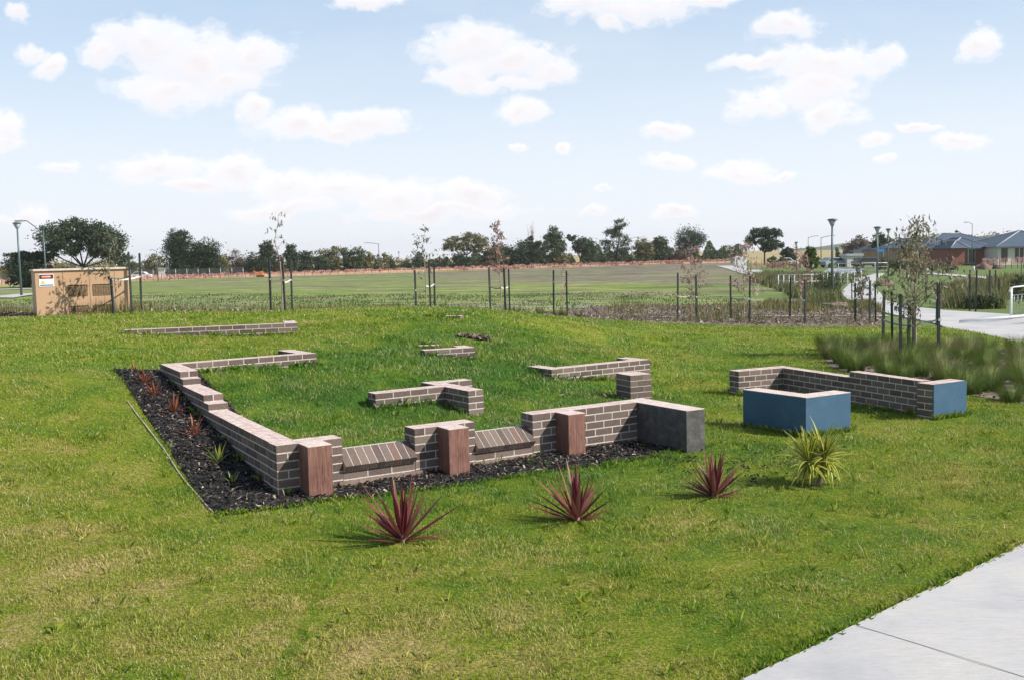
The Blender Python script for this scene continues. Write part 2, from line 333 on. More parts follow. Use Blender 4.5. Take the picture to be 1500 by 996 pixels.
    M['sign_yellow'] = mat('sign_yellow', (.85,.50,.02), .35, .05, 5, bmp=0)
    M['sign_blue'] = mat('sign_blue', (.02,.13,.4), .35, .05, 5, bmp=0)
    m, nt, bs = new_mat('orange_mesh'); v = objc(nt); c = ramp(nt, noise(nt, v, 2.2, 5), [(.40, (.62,.20,.18)), (.5, (.82,.36,.33)), (.62, (.88,.62,.58))])
    L(nt, c, bs.inputs['Base Color']); tr = N(nt, 'ShaderNodeBsdfTransparent'); mx = N(nt, 'ShaderNodeMixShader')
    L(nt, ramp(nt, noise(nt, v, 5, 4, .7), [(.42, .1), (.6, .6)]), mx.inputs[0]); L(nt, tr.outputs[0], mx.inputs[1]); L(nt, bs.outputs[0], mx.inputs[2]); L(nt, mx.outputs[0], nt.nodes['Material Output'].inputs[0]); M['orange'] = m
    m, nt, bs = new_mat('wire_mesh'); bs.inputs['Base Color'].default_value = (.25,.27,.27,1); tr = N(nt, 'ShaderNodeBsdfTransparent'); mx = N(nt, 'ShaderNodeMixShader'); mx.inputs[0].default_value = .3
    L(nt, tr.outputs[0], mx.inputs[1]); L(nt, bs.outputs[0], mx.inputs[2]); L(nt, mx.outputs[0], nt.nodes['Material Output'].inputs[0]); M['wire'] = m
    M['roof'] = mat('slate_roof', (.07,.10,.145), .6, .15, 1.5, bmp=.1)
    M['ridge'] = mat('ridge_cap', (.30,.33,.36), .6, .1, 2, bmp=0)
    M['redwall'] = mat('red_brick_wall', (.25,.10,.075), .85, .2, 1.2)
    M['creamwall'] = mat('cream_render', (.62,.60,.56), .8, .08, 1.0)
    M['tanwall'] = mat('tan_brick_wall', (.34,.24,.16), .85, .2, 1.2)
    M['rock'] = mat('brown_rock', (.17,.12,.09), .9, .4, 2.5, bmp=.7, bscale=10)
    M['darkrock'] = mat('dark_rock', (.055,.052,.05), .9, .4, 2.5, bmp=.7, bscale=10)
    M['hill'] = mat('distant_scrub', (.07,.095,.05), .95, .4, .01, coord='p', bmp=0)
    M['pale_surface'] = mat('pale_road_surface', (.30,.32,.34), .25, .1, .3, coord='p', bmp=.1, bscale=3)
    lv = lambda n, *c, **k: M.__setitem__(n, leaf_mat('leaves_'+n, [(i/(len(c)-1), x) for i, x in enumerate(c)], **k))
    lv('gum', (.04,.065,.03), (.065,.10,.045), (.12,.15,.07)); lv('gum_dark', (.030,.055,.030), (.050,.080,.042), (.095,.125,.065))
    lv('gum_pale', (.09,.105,.045), (.16,.16,.07), (.27,.24,.12)); lv('gum_yellow', (.15,.15,.05), (.28,.25,.09), (.42,.35,.16)); lv('conifer', (.018,.038,.018), (.028,.054,.024), (.05,.08,.034))
    lv('brown_shrub', (.07,.055,.04), (.12,.095,.065), (.17,.13,.09)); lv('bright', (.05,.09,.02), (.09,.14,.03), (.14,.19,.05)); lv('bare', (.16,.14,.12), (.22,.19,.17), (.28,.25,.22))
    lv('sapling', (.05,.07,.04), (.10,.12,.07), (.26,.22,.16)); lv('sapling_red', (.20,.12,.10), (.33,.21,.18), (.48,.36,.31)); lv('sapling_brown', (.08,.11,.05), (.15,.17,.09), (.25,.21,.14), (.48,.40,.32))
    lv('reed', (.05,.09,.03), (.10,.14,.045), (.20,.19,.085), (.36,.29,.17)); lv('tussock', (.05,.12,.02), (.10,.18,.03), (.16,.22,.045), (.28,.27,.10)); lv('tussock_dry', (.11,.15,.045), (.21,.22,.08), (.38,.33,.17))
    lv('weed', (.06,.10,.022), (.12,.16,.04), (.22,.19,.08), (.34,.25,.14)); lv('cordyline', (.06,.012,.016), (.13,.026,.034), (.20,.050,.055), (.28,.10,.085), (.42,.28,.20), rough=.4, trans=.2)
    lv('flax_orange', (.18,.035,.02), (.34,.10,.04), (.42,.22,.08), rough=.4); lv('flax_green', (.10,.16,.02), (.22,.26,.05), (.34,.30,.08), rough=.4); lv('hedge', (.05,.08,.03), (.09,.12,.045), (.15,.16,.07))
    lv('litter', (.20,.12,.07), (.38,.26,.17), (.62,.52,.44), rough=.7)
    # variegated leaf: green middle, yellow margins (u stored in tint)
    m = leaf_mat('leaves_variegated', [(0, (.55,.50,.07)), (.22, (.48,.46,.07)), (.34, (.07,.15,.02)), (.66, (.09,.17,.025)), (.78, (.48,.46,.07)), (1, (.6,.55,.12))], .4, .25, use='attr'); M['variegated'] = m
build_mats()
# ------------------------------------------------------------------ draped patches
def drape(name, poly, mats, off=0.0, cell=.5, parent=None, kind='structure', thick=0, far=False):
    bm = bmesh.new(); vs = [bm.verts.new((p[0], p[1], 0)) for p in poly]; bm.faces.new(vs)
    xs = [p[0] for p in poly]; ys = [p[1] for p in poly]
    def cuts(a, b, axis):
        t = a
        out = []
        while t < b:
            out.append(t); t += max(cell, (abs(t)*.03 if far else 0))
        return out
    for x in cuts(min(xs)+cell, max(xs), 0): bmesh.ops.bisect_plane(bm, geom=bm.verts[:]+bm.edges[:]+bm.faces[:], plane_co=(x,0,0), plane_no=(1,0,0))
    for y in cuts(min(ys)+cell, max(ys), 1): bmesh.ops.bisect_plane(bm, geom=bm.verts[:]+bm.edges[:]+bm.faces[:], plane_co=(0,y,0), plane_no=(0,1,0))
    if thick:
        r = bmesh.ops.extrude_edge_only(bm, edges=[e for e in bm.edges if e.is_boundary]); low = {v for v in r['geom'] if isinstance(v, bmesh.types.BMVert)}
    else: low = set()
    for v in bm.verts: v.co.z = hz(v.co.x, v.co.y)+(off-thick if v in low else off)
    bmesh.ops.recalc_face_normals(bm, faces=bm.faces)
    if not thick:
        for f in bm.faces:
            if f.normal.z < 0: f.normal_flip()
    for f in bm.faces: f.smooth = not thick
    me = bpy.data.meshes.new(name); bm.to_mesh(me); bm.free()
    o = link_mesh(name, me, parent, mats if isinstance(mats, (list, tuple)) else [mats])
    if kind: o['kind'] = kind
    return o
def inpoly(x, y, poly):
    x = np.asarray(x); y = np.asarray(y); c = np.zeros(x.shape, bool); j = len(poly)-1
    for i in range(len(poly)):
        xi, yi = poly[i][0], poly[i][1]; xj, yj = poly[j][0], poly[j][1]
        k = ((yi > y) != (yj > y)) & (x < (xj-xi)*(y-yi)/(yj-yi+1e-12)+xi); c ^= k; j = i
    return c
# base ground: one sheet out to the horizon
def axis(lo_f, hi_f, step, far):
    a = list(np.arange(lo_f, hi_f+.01, step)); t = step
    x = hi_f
    while x < far: t *= 1.25; x += t; a.append(x)
    t = step; x = lo_f; b = []
    while x > -far: t *= 1.25; x -= t; b.append(x)
    return np.array(b[::-1]+a)
ax = axis(-40, 45, .5, 2200); ay = axis(-4, 60, .5, 2200)
X, Y = np.meshgrid(ax, ay); Z = hh(X, Y)-.06
nx, ny = len(ax), len(ay); idx = np.arange(nx*ny).reshape(ny, nx)
Fq = np.stack([idx[:-1,:-1], idx[:-1,1:], idx[1:,1:], idx[1:,:-1]], -1).reshape(-1, 4)
o = np_mesh('ground', np.c_[X.ravel(), Y.ravel(), Z.ravel()], Fq, [M['paddock']], smooth=True); o['kind'] = 'structure'

g = lambda px, py: tuple(G(px, py)[:2])
# lawn outline
lawn_back = [(-40,25.5),(-14,25.6),(-9.8,26.2),(-6.5,28.2),(-3,29.8),(-.6,31.2),(2.2,32.2)]+[g(880,469), g(1000,474), g(1180,479), g(1290,479), g(1385,480), g(1430,487), g(1500,503)]
# foreground path
P1, P2 = g(1100,996), g(1250,922); P3, P4 = g(1400,851), g(1500,799)
d = (Vector(P2)-Vector(P1)); d.normalize()
e1 = tuple(Vector(P1)-d*9); e2 = tuple(Vector(P4)+(Vector(P4)-Vector(P3)).normalized()*9)
path_edge = [e1, P1, P2, P3, P4, e2]
nrm = Vector((d.y, -d.x)); W = 2.6
path_poly = path_edge+[tuple(Vector(p)+nrm*W) for p in reversed(path_edge)]
lawn_poly = lawn_back+[(30,24),(40,-5),(-40,-5)]
drape('lawn', lawn_poly, M['turf'], 0.0, .5)
# field
fence_left = [gz(-140,150), gz(200,185), gz(600,205), gz(1000,235), gz(1075,235)]
field_poly = [(-60,25.4)]+[(p[0], p[1]-.15) for p in lawn_back[:9]]+[g(1190,462),g(1185,445),g(1150,427),g(1092,407),g(1072,396)]+[tuple(p[:2]) for p in reversed(fence_left)]
drape('field', field_poly, M['field'], -.03, 1.0, far=True)
# right-hand parkland turf
park_poly = [g(1190,462),g(1185,445),g(1150,427),g(1092,407),g(1072,396),tuple(gz(1075,235)[:2]),tuple(gz(1300,150)[:2]),tuple(gz(1560,150)[:2]),(70,60),(60,10),(22,14)]+[tuple(p) for p in reversed(lawn_back[8:])]
m, nt, bs = new_mat('park_turf'); v = pos(nt); nm = noise(nt, v, .25, 6, .7, .4); nf = noise(nt, v, 4, 5, .7)
c = ramp(nt, nf, [(.3, (.05,.10,.015)), (.6, (.12,.18,.025)), (.8, (.19,.2,.05))]); c = mixc(nt, ramp(nt, nm, [(.56, 0.0), (.66, .9)]), c, (.16,.13,.10))
L(nt, c, bs.inputs['Base Color']); bs.inputs['Roughness'].default_value = .95; M['park'] = m
drape('park_ground', park_poly, M['park'], -.03, 1.0, far=True)
# paths
drape('footpath', path_poly, M['concrete'], .03, .6, thick=.12)
# joint grooves in the foreground path: thin dark saw cuts laid just proud of the slab
M['groove'] = mat('saw_cut', (.07,.065,.06), .9, .2, 30)
def groove(a, b, w=.0055):
    a = Vector(a); b = Vector(b); dd = (b-a); q = Vector((-dd.y, dd.x)).normalized()*w/2
    return [tuple(a+q), tuple(b+q), tuple(b-q), tuple(a-q)]
jdir = (Vector(g(1487,996))-Vector(g(1250,922))).normalized()
for k, t in enumerate((0, 1.5, 3.0, 4.5, -1.5)):
    base = Vector(P2)+(Vector(P3)-Vector(P2)).normalized()*t
    if t == 0 or t == 4.5 or t == -1.5:
        drape('path_joint', groove(base+jdir*.02, base+jdir*2.3), M['groove'], .034, .6)
# strip path behind lawn
def strip(pts, w, name, off, matl=None, thick=.0):
    pts = [Vector(p[:2]) for p in pts]; A = []; B = []
    for i, p in enumerate(pts):
        dd = (pts[min(i+1, len(pts)-1)]-pts[max(i-1, 0)]).normalized(); q = Vector((-dd.y, dd.x)); ww = w[i] if hasattr(w, '__len__') else w
        A.append(tuple(p+q*ww/2)); B.append(tuple(p-q*ww/2))
    return drape(name, A+B[::-1], matl or M['concrete'], off, .8, thick=thick)
wide = [g(1500,504),g(1440,489),g(1390,482),g(1372,474),g(1330,466),g(1296,458),g(1268,448),g(1240,438),g(1232,428),g(1244,416),g(1262,407),g(1282,401),
        g(1296,401),g(1285,409),g(1276,418),g(1290,430),g(1300,441),g(1330,449),g(1390,455),g(1440,458),g(1500,462),g(1560,466),g(1580,512)]
drape('park_path', wide, M['concrete'], .0, .8)
strip([g(860,467),g(930,464.5),g(1040,464.5),g(1180,463.5),g(1300,463)], .42, 'kerb_path', .012)
strip([g(1108,404),g(1088,399),g(1078,394),g(1068,389.5)], [1.3,1.5,2.6,5], 'field_path', .03)
strip([g(1158,441),g(1200,441.5)], .7, 'kerb_slab', .02)
strip([g(1100,396),g(1130,402),g(1150,408)], [2.0,1.8,1.6], 'wetland_path', .03)
strip([g(1355,401),g(1400,404),g(1450,408),g(1500,413)], 1.6, 'estate_path', .03)
strip([gz(-20,62,436),gz(0,60,436),gz(22,66,434),gz(60,75)], 1.6, 'park_track', .03)
strip([gz(-60,140,412),gz(60,140,412)], 5, 'gravel_track', .03)
# ------------------------------------------------------------------ mulch areas
bed_pts = [g(166,541), g(225,536)]
wallP0 = un(404.4,652.7,.48)
bed_poly = [g(165,541), (-5.0,15.0), (-4.6,14.8), (-2.05,10.25), (1.7,12.55), g(1031,657), g(999,661), g(935,673), g(872,683), g(796,693), g(720,704), g(628,717), g(557,727), g(476,734), g(400,747), g(350,752), g(315,755)]
drape('mulch_bed', bed_poly, M['mulch'], .012, .4)
tuss_poly = [g(1208,508), g(1206,522), g(1214,536), g(1240,547), g(1300,553), g(1420,579), g(1500,592), (12.6,12.5), (15,17), g(1500,512), g(1400,512), g(1290,506)]
drape('planting_mulch', tuss_poly, M['bark'], .01, .5)
back_poly = [(p[0], p[1]-.05) for p in lawn_back[:11]]
bk_far = [g(1290,452), g(1190,450), g(1110,448), g(1000,447), g(900,449)]+[(.5,37), (-3,36), (-7,33.5), (-10.5,30.5), (-14,29), (-40,29)]
drape('bark_strip', back_poly+bk_far, M['bark'], .004, .7)
# chips
def chips(name, poly, n, size, matl, lift=.02, label=None, bias=None):
    xs = [p[0] for p in poly]; ys = [p[1] for p in poly]; x = RNG.uniform(min(xs), max(xs), n*4); y = RNG.uniform(min(ys), max(ys), n*4)
    k = inpoly(x, y, poly)
    if bias is not None: k &= bias(x, y)
    x = x[k][:n]; y = y[k][:n]; n = len(x); z = hh(x, y)+lift+RNG.uniform(0, size*.4, n)
    a = RNG.uniform(0, 2*np.pi, n); l = size*RNG.uniform(.4, 1.6, n); w = l*RNG.uniform(.15, .45, n); ti = RNG.normal(0, .35, n); tj = RNG.normal(0, .3, n)
    dx = np.c_[np.cos(a)*np.cos(ti), np.sin(a)*np.cos(ti), np.sin(ti)]*l[:,None]/2; dy = np.c_[-np.sin(a)*np.cos(tj), np.cos(a)*np.cos(tj), np.sin(tj)]*w[:,None]/2
    c = np.c_[x, y, z]; up = np.array([0, 0, .004])
    V = np.stack([c-dx-dy*.6, c+dx*.8-dy, c+dx+dy*.5, c-dx*.7+dy], 1).reshape(-1, 3)
    Fc = np.arange(4*n).reshape(-1, 4); o = np_mesh(name, V, Fc, [matl]); tag(o, label, 'mulch' if 'mulch' in name or 'bark' in name else 'leaf litter', kind='stuff'); return o
chips('mulch_chips', bed_poly, 26000, .045, M['chip'], .018, 'black wood mulch chips in the bed around the low brick wall')
chips('bark_chips', back_poly+bk_far, 16000, .11, M['barkchip'], .015, 'pale bark chips along the back of the lawn', lambda x, y: (x > -20) & (x < 20))
chips('planting_bark', tuss_poly, 5000, .06, M['barkchip'], .015, 'brown bark chips under the tall tussocks at right')
chips('leaf_litter', [(-9,5),(9,5),(14,26),(-14,26)], 260, .05, M['litter'], .05, 'scattered dry fallen leaves lying on the lawn')
def clods(n):
    mb = MB()
    for _ in range(n):
        q = G(random.choice((random.gauss(1060,40), random.gauss(1120,40), random.gauss(950,60))), random.gauss(678, 14)); s_ = random.uniform(.006,.016)
        if inpoly(np.array([q.x]), np.array([q.y]), bed_poly)[0]: continue
        for k in range(random.choice((1,2,4))): mb.cbox(q+Vector((random.gauss(0,.04), random.gauss(0,.04), .022)), s_*random.uniform(.7,2), s_*random.uniform(.7,1.5), s_*.8, 0, random.uniform(0,3))
    tag(mb.build('soil_clods', M['mulch'], bevel=0), 'dark clods of soil strewn on the lawn near the stone block', 'soil', kind='stuff')
clods(110)
# pale timber edging of the bed
mb = MB(); ed = [g(186,588), g(222,636), g(258,688), g(290,728), g(315,755)]
for a, b in zip(ed, ed[1:]):
    for k in range(4):
        p = Vector(a).lerp(Vector(b), k/4); q = Vector(a).lerp(Vector(b), (k+1)/4); dd = q-p; n2 = Vector((-dd.y, dd.x)).normalized()*.010
        z0, z1 = hz(*p), hz(*q); mb.add([(p.x,p.y,z0-.05),(q.x,q.y,z1-.05),(q.x+n2.x,q.y+n2.y,z1-.05),(p.x+n2.x,p.y+n2.y,z0-.05),(p.x,p.y,z0+.016),(q.x,q.y,z1+.016),(q.x+n2.x,q.y+n2.y,z1+.016),(p.x+n2.x,p.y+n2.y,z0+.016)],
                 [(3,2,1,0),(4,5,6,7),(0,1,5,4),(1,2,6,5),(2,3,7,6),(3,0,4,7)])
M['edging'] = mat('weathered_board', (.42,.36,.30), .9, .3, 8)
tag(mb.build('bed_edging', M['edging']), 'thin weathered timber board edging the black mulch bed', 'garden edging')
# ------------------------------------------------------------------ brick walls
HC = .086
UA = R(33)
def bricks(mb, P, Q, T, zt, zb, side=1, phase=0):
    """brick wall from P to Q (xy, top outer edge), thickness T to the left (side=1) or right (-1) of P>Q; material 0 brick, 1 mortar"""
    P = Vector((P[0], P[1])); Q = Vector((Q[0], Q[1])); d = Q-P; Ln = d.length; d.normalize(); n = Vector((-d.y, d.x))*side
    SEGS.append((P.copy(), Q.copy(), n.copy(), T))
    D = Vector((d.x, d.y, 0)); Nn = Vector((n.x, n.y, 0)); e = .0018; J = .013
    mb.box((P.x+n.x*e+d.x*e, P.y+n.y*e+d.y*e, zb), D*(Ln-2*e), Nn*(T-2*e), (0,0,zt-zb-.0012), 1)
    cells = max(1, round(Ln/.24)); cl = Ln/cells; z = zt; row = phase
    while z > zb-.02:
        segs = []
        if row % 2 == 0: segs = [(i*cl, (i+1)*cl, 0) for i in range(cells)]
        else: segs = [(0, cl/2, 1)]+[(cl/2+i*cl, cl/2+(i+1)*cl, 0) for i in range(cells-1)]+[(Ln-cl/2, Ln, 1)]
        for a, b, hd in segs:
            a2 = a+(J/2 if a > 1e-4 else 0); b2 = b-(J/2 if b < Ln-1e-4 else 0)
            lanes = [(0, T)] if hd else [(0, T/2-J/2), (T/2+J/2, T)]
            for t0, t1 in lanes:
                j = [random.uniform(-.0008, .0008) for _ in range(4)]
                top = z-(0 if z == zt else J*0)
                o = Vector((P.x, P.y, 0))+D*a2+Nn*(t0+j[0]); 
                mb.box((o.x, o.y, z-HC+J+(j[2])), D*(b2-a2), Nn*(t1-t0+j[1]), (0,0,HC-J-(j[2])+(j[3] if z == zt else 0)), 0)
        z -= HC; row += 1
BM = [M['brick'], M['mortar']]
SEGS = []
def wpt(px, py, z): return Vector(un(px, py, z)[:2])
T = .235
Z0 = .48
# --- main front wall
P0 = wpt(404.4,652.7,Z0)
uax = Vector((math.cos(R(31.4)), math.sin(R(31.4)))); vax = Vector((-uax.y, uax.x))
def uvp(u, v): return P0+uax*u+vax*v
def uof(px, py, z=Z0): q = wpt(px, py, z)-P0; return q.dot(uax)
main = empty('brick_wall', (P0.x, P0.y, 0), label='long low grey brick wall stepping down beside the black mulch bed', cat='wall')
def rel(o, root):
    o.location = -root.location; return o
u1 = uof(504.1,642.2); u2a = uof(609,628.8); u2b = uof(700.7,618.9); u3a = uof(787.1,608.9); ub = uof(939.9,590)
mb = MB(); bricks(mb, uvp(0,0), uvp(u1,0), T, Z0, -.1); bricks(mb, uvp(u2a,0), uvp(u2b,0), T, Z0, -.1, phase=1); bricks(mb, uvp(u3a,0), uvp(ub,0), T, Z0, -.1)
# base course under the windows
for a, b in ((u1, u2a), (u2b, u3a)): bricks(mb, uvp(a+.003, .004), uvp(b-.003, .004), T-.01, .215, -.1, phase=1)
rel(mb.build('front_wall', BM, main), main)
# footing ledge showing at the foot
mb = MB()
for a, b in ((u1-.05, u2a+.1), (u2b-.05, u3a+.1)):
    p = uvp(a, -.022); mb.box((p.x, p.y, -.1), (uax*(b-a)).to_3d(), (vax*.02).to_3d(), (0,0,.14))
M['foot'] = mat('stained_footing', (.24,.18,.15), .95, .3, 14, bmp=.5); rel(mb.build('footing', M['foot'], main), main)
# left stepped wall : outer left edge through pixels
e0 = P0; e1_ = wpt(307.9,591.9,.566); e2_ = wpt(297.7,578.8,.652); e3_ = wpt(265,553.5,.738); e4_ = wpt(262.7,544.9,.824); e5_ = wpt(235,533,.824)
dL = (e5_-e0).normalized(); along = lambda q: (q-e0).dot(dL)
mb = MB(); s = [T+.003, 2.77, 3.0, 4.17, 4.32, 5.66]
print('steps', s)
zs = [Z0, .566, .652, .738, .824]
for i in range(5): bricks(mb, e0+dL*(s[i]+.0015), e0+dL*(s[i+1]-.0015), T, zs[i], zs[i]-.6 if i else -.1, side=-1, phase=i)
rel(mb.build('stepped_wall', BM, main), main)
# rear return
rl = e0+dL*s[5]; rr = wpt(463.5,517.3,.824)
nL = Vector((dL.y, -dL.x)); rstart = rl+nL*(T+.003)-dL*T
dr = (rr-rstart).normalized()
mb = MB(); bricks(mb, rstart, rr, T, .824, .3, side=1)
q = rr-dr*T+Vector((-dr.y, dr.x))*(T+.003); bricks(mb, q+dr*0, q+Vector((-dr.y, dr.x))*.75, T, .824, .3, side=-1)
rel(mb.build('rear_wall', BM, main), main)
# sills
for a, b in ((u1, u2a), (u2b, u3a)):
    mb = MB(); n = round((b-a)/.087); w = (b-a)/n
    sl = R(37); run = .245; dn = Vector((0,0,0))
    fd = (-vax).to_3d()*math.cos(sl)+Vector((0,0,-math.sin(sl))); nd = (-vax).to_3d()*math.sin(sl)+Vector((0,0,math.cos(sl)))
    org = uvp(a, .12); ztop = .345
    for k in range(n):
        o = uvp(a+k*w+.005, .13).to_3d(); o.z = ztop
        mb.box(o-nd*.076, (uax*(w-.010)).to_3d(), fd*run, nd*.076, 0)
    o = uvp(a+.004, .13).to_3d(); o.z = ztop
    mb.box(o-nd*.08, (uax*(b-a-.008)).to_3d(), fd*(run-.004), nd*.077, 1)
    # flat mortared bed behind the slope down to the wall
    p = uvp(a+.003, .125); mb.box((p.x, p.y, .1), (uax*(b-a-.006)).to_3d(), (vax*.105).to_3d(), (0,0,.235), 1)
    # wedge of masonry under the sloping bricks
    A = uvp(a+.004, -.0); 
    mb.prism([(uvp(a+.004,.01).x, uvp(a+.004,.01).y, .216), (uvp(a+.004,.124).x, uvp(a+.004,.124).y, .216), (uvp(a+.004,.124).x, uvp(a+.004,.124).y, .245), (uvp(a+.004,.07).x, uvp(a+.004,.07).y, .225)], None, (uax*(b-a-.008)).to_3d(), 1)
    rel(mb.build('window_sill', BM, main), main)
# pillars
for pxl, pxr in (((449.6,654),(485.9,650)), ((658,629),(689.5,626)), ((836.5,608),(863.5,605.5))):
    a = uof(*pxl); b = uof(*pxr); w = .235 if b-a < .2 or b-a > .3 else b-a
    mb = MB(); p = uvp(a, -.255)
    for z0, z1, mi in ((-.08, Z0-.006, 0), (Z0-.006, Z0, 1)):
        mb.box((p.x, p.y, z0), (uax*w).to_3d(), (vax*.252).to_3d(), (0,0,z1-z0), mi)
    # butt joint of the two boards
    pj = uvp(a+w*.46, -.2565); mb.box((pj.x, pj.y, -.05), (uax*.004).to_3d(), (vax*.0012).to_3d(), (0,0,Z0+.04), 2)
    rel(mb.build('pillar', [M['timber'], M['cap'], M['timber']], main), main)
# dark stone end block
mb = MB(); a = ub+.002
p = uvp(a, -.88); W_ = .27
mb.box((p.x, p.y, -.1), (uax*W_).to_3d(), (vax*(.88+T)).to_3d(), (0,0,Z0+.1-.006), 0); mb.box((p.x, p.y, Z0-.006), (uax*W_).to_3d(), (vax*(.88+T)).to_3d(), (0,0,.006), 1)
rel(mb.build('stone_end_panel', [M['stone'], M['cap']], main), main)
# --- other walls
def wall_obj(name, segs, label, cat='wall', parts='brickwork'):
    mb = MB(); o0 = segs[0][0]
    for sg in segs: bricks(mb, *sg[:5], **(sg[5] if len(sg) > 5 else {}))
    c = Vector((o0[0], o0[1], segs[0][3])); o = mb.build(name, BM, None, loc=c)
    return tag(o, label, cat)
# T wall
z = Z0
tl = wpt(686,572.5,z); tr_ = wpt(707,571.5,z); du = (tr_-tl).normalized(); dv = Vector((-du.y, du.x))
du = Vector((math.cos(R(33.5)), math.sin(R(33.5)))); dv = Vector((-du.y, du.x))
le = wpt(535,573,z); jn = wpt(652,566,z); lenv = (jn-tl).dot(dv); lenu = (jn-le).dot(du)
rc = wpt(694,552,z); lr = (rc-tl).dot(dv)
mbT = [(tl, tl+dv*(max(lr, lenv+.5)), T, z, z-.6, dict(side=-1)), (tl+dv*lenv-du*.003-du*lenu, tl+dv*lenv-du*.003, T, z, z-.5, dict(side=1)),
       (tl+dv*max(lr-.05, lenv+.3)+du*(T+.003), tl+dv*max(lr-.05, lenv+.3)+du*(T+.45), T, z, z-.6, dict(side=-1))]
wall_obj('garden_wall', mbT, 'T-shaped low grey brick wall in the middle of the grassy mound')
# small centre wall
z = .652; cr = wpt(696,509,z); cl_ = wpt(622,513.5,z); d1 = (cr-cl_).normalized(); n1 = Vector((-d1.y, d1.x))
wall_obj('garden_wall', [(cl_, cr, T, z, z-.45, {}), (cr-d1*T+n1*(T+.003), cr-d1*T+n1*.55, T, z, z-.4, dict(side=-1))], 'small two-course brick wall corner sunk in the upper mound')
z = .755; a = wpt(612,500.0,z); b = wpt(642,499.2,z); z = hz(*((a+b)/2))+.05
wall_obj('garden_wall', [(a, b, T, z, z-.3, {})], 'short brick stub barely above the grass beside the dark soil patch')
z = .93; a = wpt(622,465.3,z+.01); b = wpt(674,464.8,z+.01)
wall_obj('garden_wall', [(a, b, .3, z+.03, z-.2, {})], 'flush strip of brick showing on the crest of the mound')
# far left wall
z = 1.04; a = wpt(181,484,z); b = wpt(436,473.5,z); d1 = (b-a).normalized(); n1 = Vector((-d1.y, d1.x))
wall_obj('garden_wall', [(a, b, T, z, z-.5, {}), (b-d1*T+n1*(T+.003), b-d1*T+n1*.9, T, z, z-.5, dict(side=-1))], 'farthest long brick wall, near the tan cabinet')
# right middle wall
z = .394; a = wpt(808,541,z); b = wpt(952,526.5,z); l0 = wpt(789,538.5,z); d1 = (b-a).normalized(); n1 = Vector((-d1.y, d1.x))
wall_obj('garden_wall', [(a, b, T, z, z-.5, {}), (b-d1*T+n1*(T+.003), b-d1*T+n1*.62, T, z, z-.4, dict(side=-1)), (a+n1*(T+.003), a+n1*.7, T, z, z-.5, dict(side=-1))], 'brick wall running behind the square brick pier')
# pier
z = Z0; a = wpt(923.4,549.9,z); l = wpt(896.6,546.4,z); r = wpt(958.9,546.9,z)
wl = (l-a).length; wr = (r-a).length; d1 = (r-a).normalized()
wall_obj('brick_pier', [(a, a+d1*.35, .35, z, -.1, {})], 'square freestanding brick pier behind the dark stone block', 'pier') if False else None
mb = MB(); n1 = Vector((-d1.y, d1.x))
def pier(mb, a, d1, n1, w, dpt, zt, zb):
    mb.box((a+d1*.004+n1*.004).to_3d()+Vector((0,0,zb)), (d1*(w-.008)).to_3d(), (n1*(dpt-.008)).to_3d(), (0,0,zt-zb-.004), 1)
    z = zt; row = 0; J = .005
    while z > zb:
        cut = (.115 if row % 2 else .235); us = [(0, cut-J), (cut+J, w)]; vs_ = [(0, (.235 if row % 2 else .115)-J), ((.235 if row % 2 else .115)+J, dpt)]
        for u_, v_ in [(x, y) for x in us for y in vs_]:
            o = (a+d1*u_[0]+n1*v_[0]).to_3d(); mb.box(o+Vector((0,0,z-HC+.01)), (d1*(u_[1]-u_[0])).to_3d(), (n1*(v_[1]-v_[0])).to_3d(), (0,0,HC-.01), 0)
        z -= HC; row += 1
pier(mb, a, d1, n1, .36, .40, Z0, -.05)
tag(mb.build('brick_pier', BM, loc=(a.x, a.y, 0)), 'square freestanding brick pier behind the dark stone end block', 'pier')
# blue block, L plan
bc = wpt(1180.6,582,Z0); bl = wpt(1088.4,570,Z0); br = wpt(1246,574,Z0); d1 = (br-bc); wr = d1.length; d1.normalize(); n1 = (bl-bc); wl = n1.length; n1.normalize()
mb = MB()
for z0, z1, mi in ((-.1, Z0-.006, 0), (Z0-.006, Z0, 1)):
    mb.prism([(bc+d1*x+n1*y).to_3d()+Vector((0,0,z0)) for x, y in ((0,0),(wr,0),(wr,.25),(.25,.25),(.25,wl),(0,wl))], None, (0,0,z1-z0), mi)
tag(mb.build('blue_wall_corner', [M['blue'], M['cap']], loc=(bc.x, bc.y, 0)), 'L-shaped low wall clad in smooth blue panels', 'wall')
# right brick wall with blue end panel
root = empty('brick_wall', (*wpt(1147,538,.394), 0), label='U-shaped brick wall with one pale blue end panel beside the tussocks', cat='wall')
c0 = wpt(1082,544,.394); c1 = wpt(1147,538.5,.394); st = wpt(1259,551,.394); bl2 = wpt(1367,563,Z0); br2 = wpt(1415,557,Z0); bi = wpt(1347,561,Z0)
mb = MB(); d0 = (c1-c0).normalized(); bricks(mb, c0, c1-d0*.003, T, .394, -.1)
dA = (wpt(1345,557.5,Z0)-c1).normalized(); LA = (st-c1).length
nA = Vector((-dA.y, dA.x))
endq = br2-dA*.0
LB = (br2-c1).dot(dA)-.02
T2 = .17; LB -= .243; bricks(mb, c1-dA*T, c1+dA*(LA-.002), T2, .394, -.1); bricks(mb, c1+dA*(LA+.002), c1+dA*LB, T2, Z0, -.1, phase=1)
dB = (br2-bl2).normalized(); nB = Vector((-dB.y, dB.x))
far_end = c1+dA*(LB+.243)+nA*T2
wB = max((br2-bl2).length, (far_end-bl2).dot(dB))
bricks(mb, bl2+nB*.008, bl2+nB*.008+dB*wB, .24, Z0, -.1, phase=1)
rel(mb.build('brickwork', BM, root), root)
mb = MB(); wf = wB
